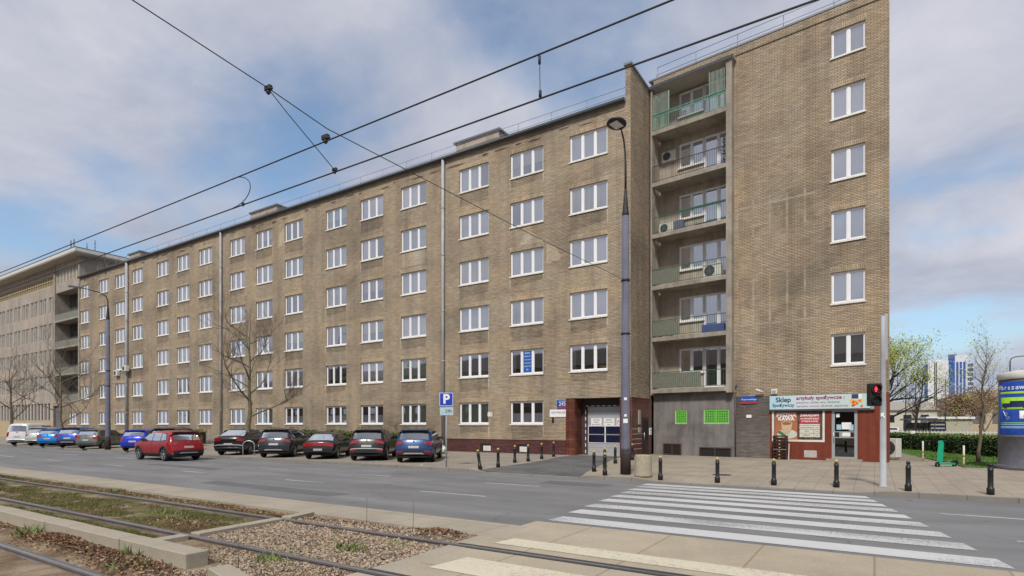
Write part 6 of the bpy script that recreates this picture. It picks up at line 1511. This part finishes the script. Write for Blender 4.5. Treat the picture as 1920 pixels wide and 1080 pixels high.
b = MB(); b.box(.2, 3.3, 1.7, 1.75, .3, 2.2, M['carglass_grey']); b.build('pane', t)
t = thing('kiosk', 'small kiosk with a striped dark and white fascia beyond the hedge', 'kiosk', (6.1, 96, 0), R_(10))
b = MB(); b.box(0, 5, 0, 3, 0, 2.7, mat('kiosk_wall', (.4, .37, .3))); b.build('wall', t); b = MB(); b.box(-.2, 5.2, -.3, 3.1, 2.7, 3.0, M['white']); b.build('roof', t)
b = MB()
for k in range(3): b.box(.1, 2.0, -.08, -.01, 1.1+.5*k, 1.35+.5*k, nv if k < 2 else M['dark'])
b.build('fascia', t)
t = thing('picket_fence', 'white picket fence showing just above the hedge', 'fence', (-4, 74, 0), 0)
for k in range(12):
    b = MB(); b.box(3*k, 3*k+2.9, -.02, .02, .35, .43, M['tyl']); b.box(3*k, 3*k+2.9, -.02, .02, 1.1, 1.18, M['tyl'])
    for i in range(10): b.box(3*k+.3*i, 3*k+.3*i+.07, -.045, -.0205, .1, 1.3, M['tyl'])
    b.build('panel', t)
for x, y, h, lab in ((2.9, 76, 7.6, 'thin dark lamp pole beyond the hedge beside the slim white trunked tree'), (6.9, 82, 7.2, 'thin dark lamp pole standing before the distant tower, between the two brown trees'), (.3, 78, 6.0, 'short thin pole beyond the hedge close to the building corner'), (25.5, 410, 38, 'tall dark mast in front of the left part of the distant tower')):
    b = MB(); r = .07 if y < 100 else .45; b.tube([(0, 0, 0), (0, 0, h)], [r, r*.6], M['raildark'], 6); b.tube([(0, 0, h-.02), (-.9 if y < 100 else .1, 0, h+.1)], r*.5, M['raildark'], 5); b.build('lamp_pole', loc=(x if y < 100 else 30.3, y, 0), label=lab, cat='pole', group='far poles')
b = MB(); b.tube([(0, 0, 0), (0, 0, 8.6), (.1, 0, 8.95), (.45, 0, 9.1), (3.2, 0, 9.3)], [.09, .06, .05, .05, .04], M['raildark'], 8); b.bbox(3.0, 3.8, -.12, .12, 9.24, 9.36, M['railgrey'], .02)
b.build('street_lamp', loc=(12.1, 79, 0), label='street lamp with a horizontal arm rising behind the advertising column', cat='street lamp')
# distant cars seen as small light shapes beside the house
car('hatch', 'distant white car beyond the hedge near the pale house', 'car', (4.0, 120, .0), R_(175), paint('far_white_paint', (.6, .6, .6), 0), name='distant_car', group=None, clad=False, skid=False)

# the block across the street, which the lower windows mirror
t = thing('facing_building', 'brown block of flats on the other side of the street, mirrored in the lower windows', 'building', (-150, -42, 0), 0)
b = MB(); fh_ = [(x, x+1.9, z, z+1.5) for x in range(3, 230, 5) for z in (1.5, 4.6, 7.7, 10.8)]
b.v = []; b.wall(0, 232, 0, 13.5, fh_, mat('facing_brown', (.14, .11, .085), .9, var=.3, scale=.3)); b.v = [(x, -y, z) for x, y, z in b.v]; b.quad((0, -12, 0), (232, -12, 0), (232, -12, 13.5), (0, -12, 13.5), MATS['facing_brown']); b.build('wall', t)
b = MB(); b.quad((0, -.16, 0), (232, -.16, 0), (232, -.16, 13.4), (0, -.16, 13.4), M['carglass']); b.build('glazing', t)
b = MB(); rr = random.Random(6); x = 0
while x < 232: w_ = rr.uniform(16, 34); b.prism([(-12.3, 13.5), (.3, 13.5), (-6, 13.5+rr.uniform(2.0, 4.5))], x, min(232, x+w_), mat('facing_roof', (.07, .05, .045), .8), 'yz'); x += w_ + .02
b.build('roof', t)
# text objects become meshes
bpy.context.view_layer.update(); dg = bpy.context.evaluated_depsgraph_get()
for o in [o for o in bpy.data.objects if o.type == 'FONT']:
    me = bpy.data.meshes.new_from_object(o.evaluated_get(dg)); me.name = 'lettering'
    n_ = bpy.data.objects.new('lettering', me); COL.objects.link(n_); n_.parent = o.parent; n_.matrix_local = o.matrix_local.copy()
    bpy.data.objects.remove(o)
for b_ in list(bpy.data.objects):
    if b_.type == 'MESH' and len(b_.data.vertices) == 0: bpy.data.objects.remove(b_)
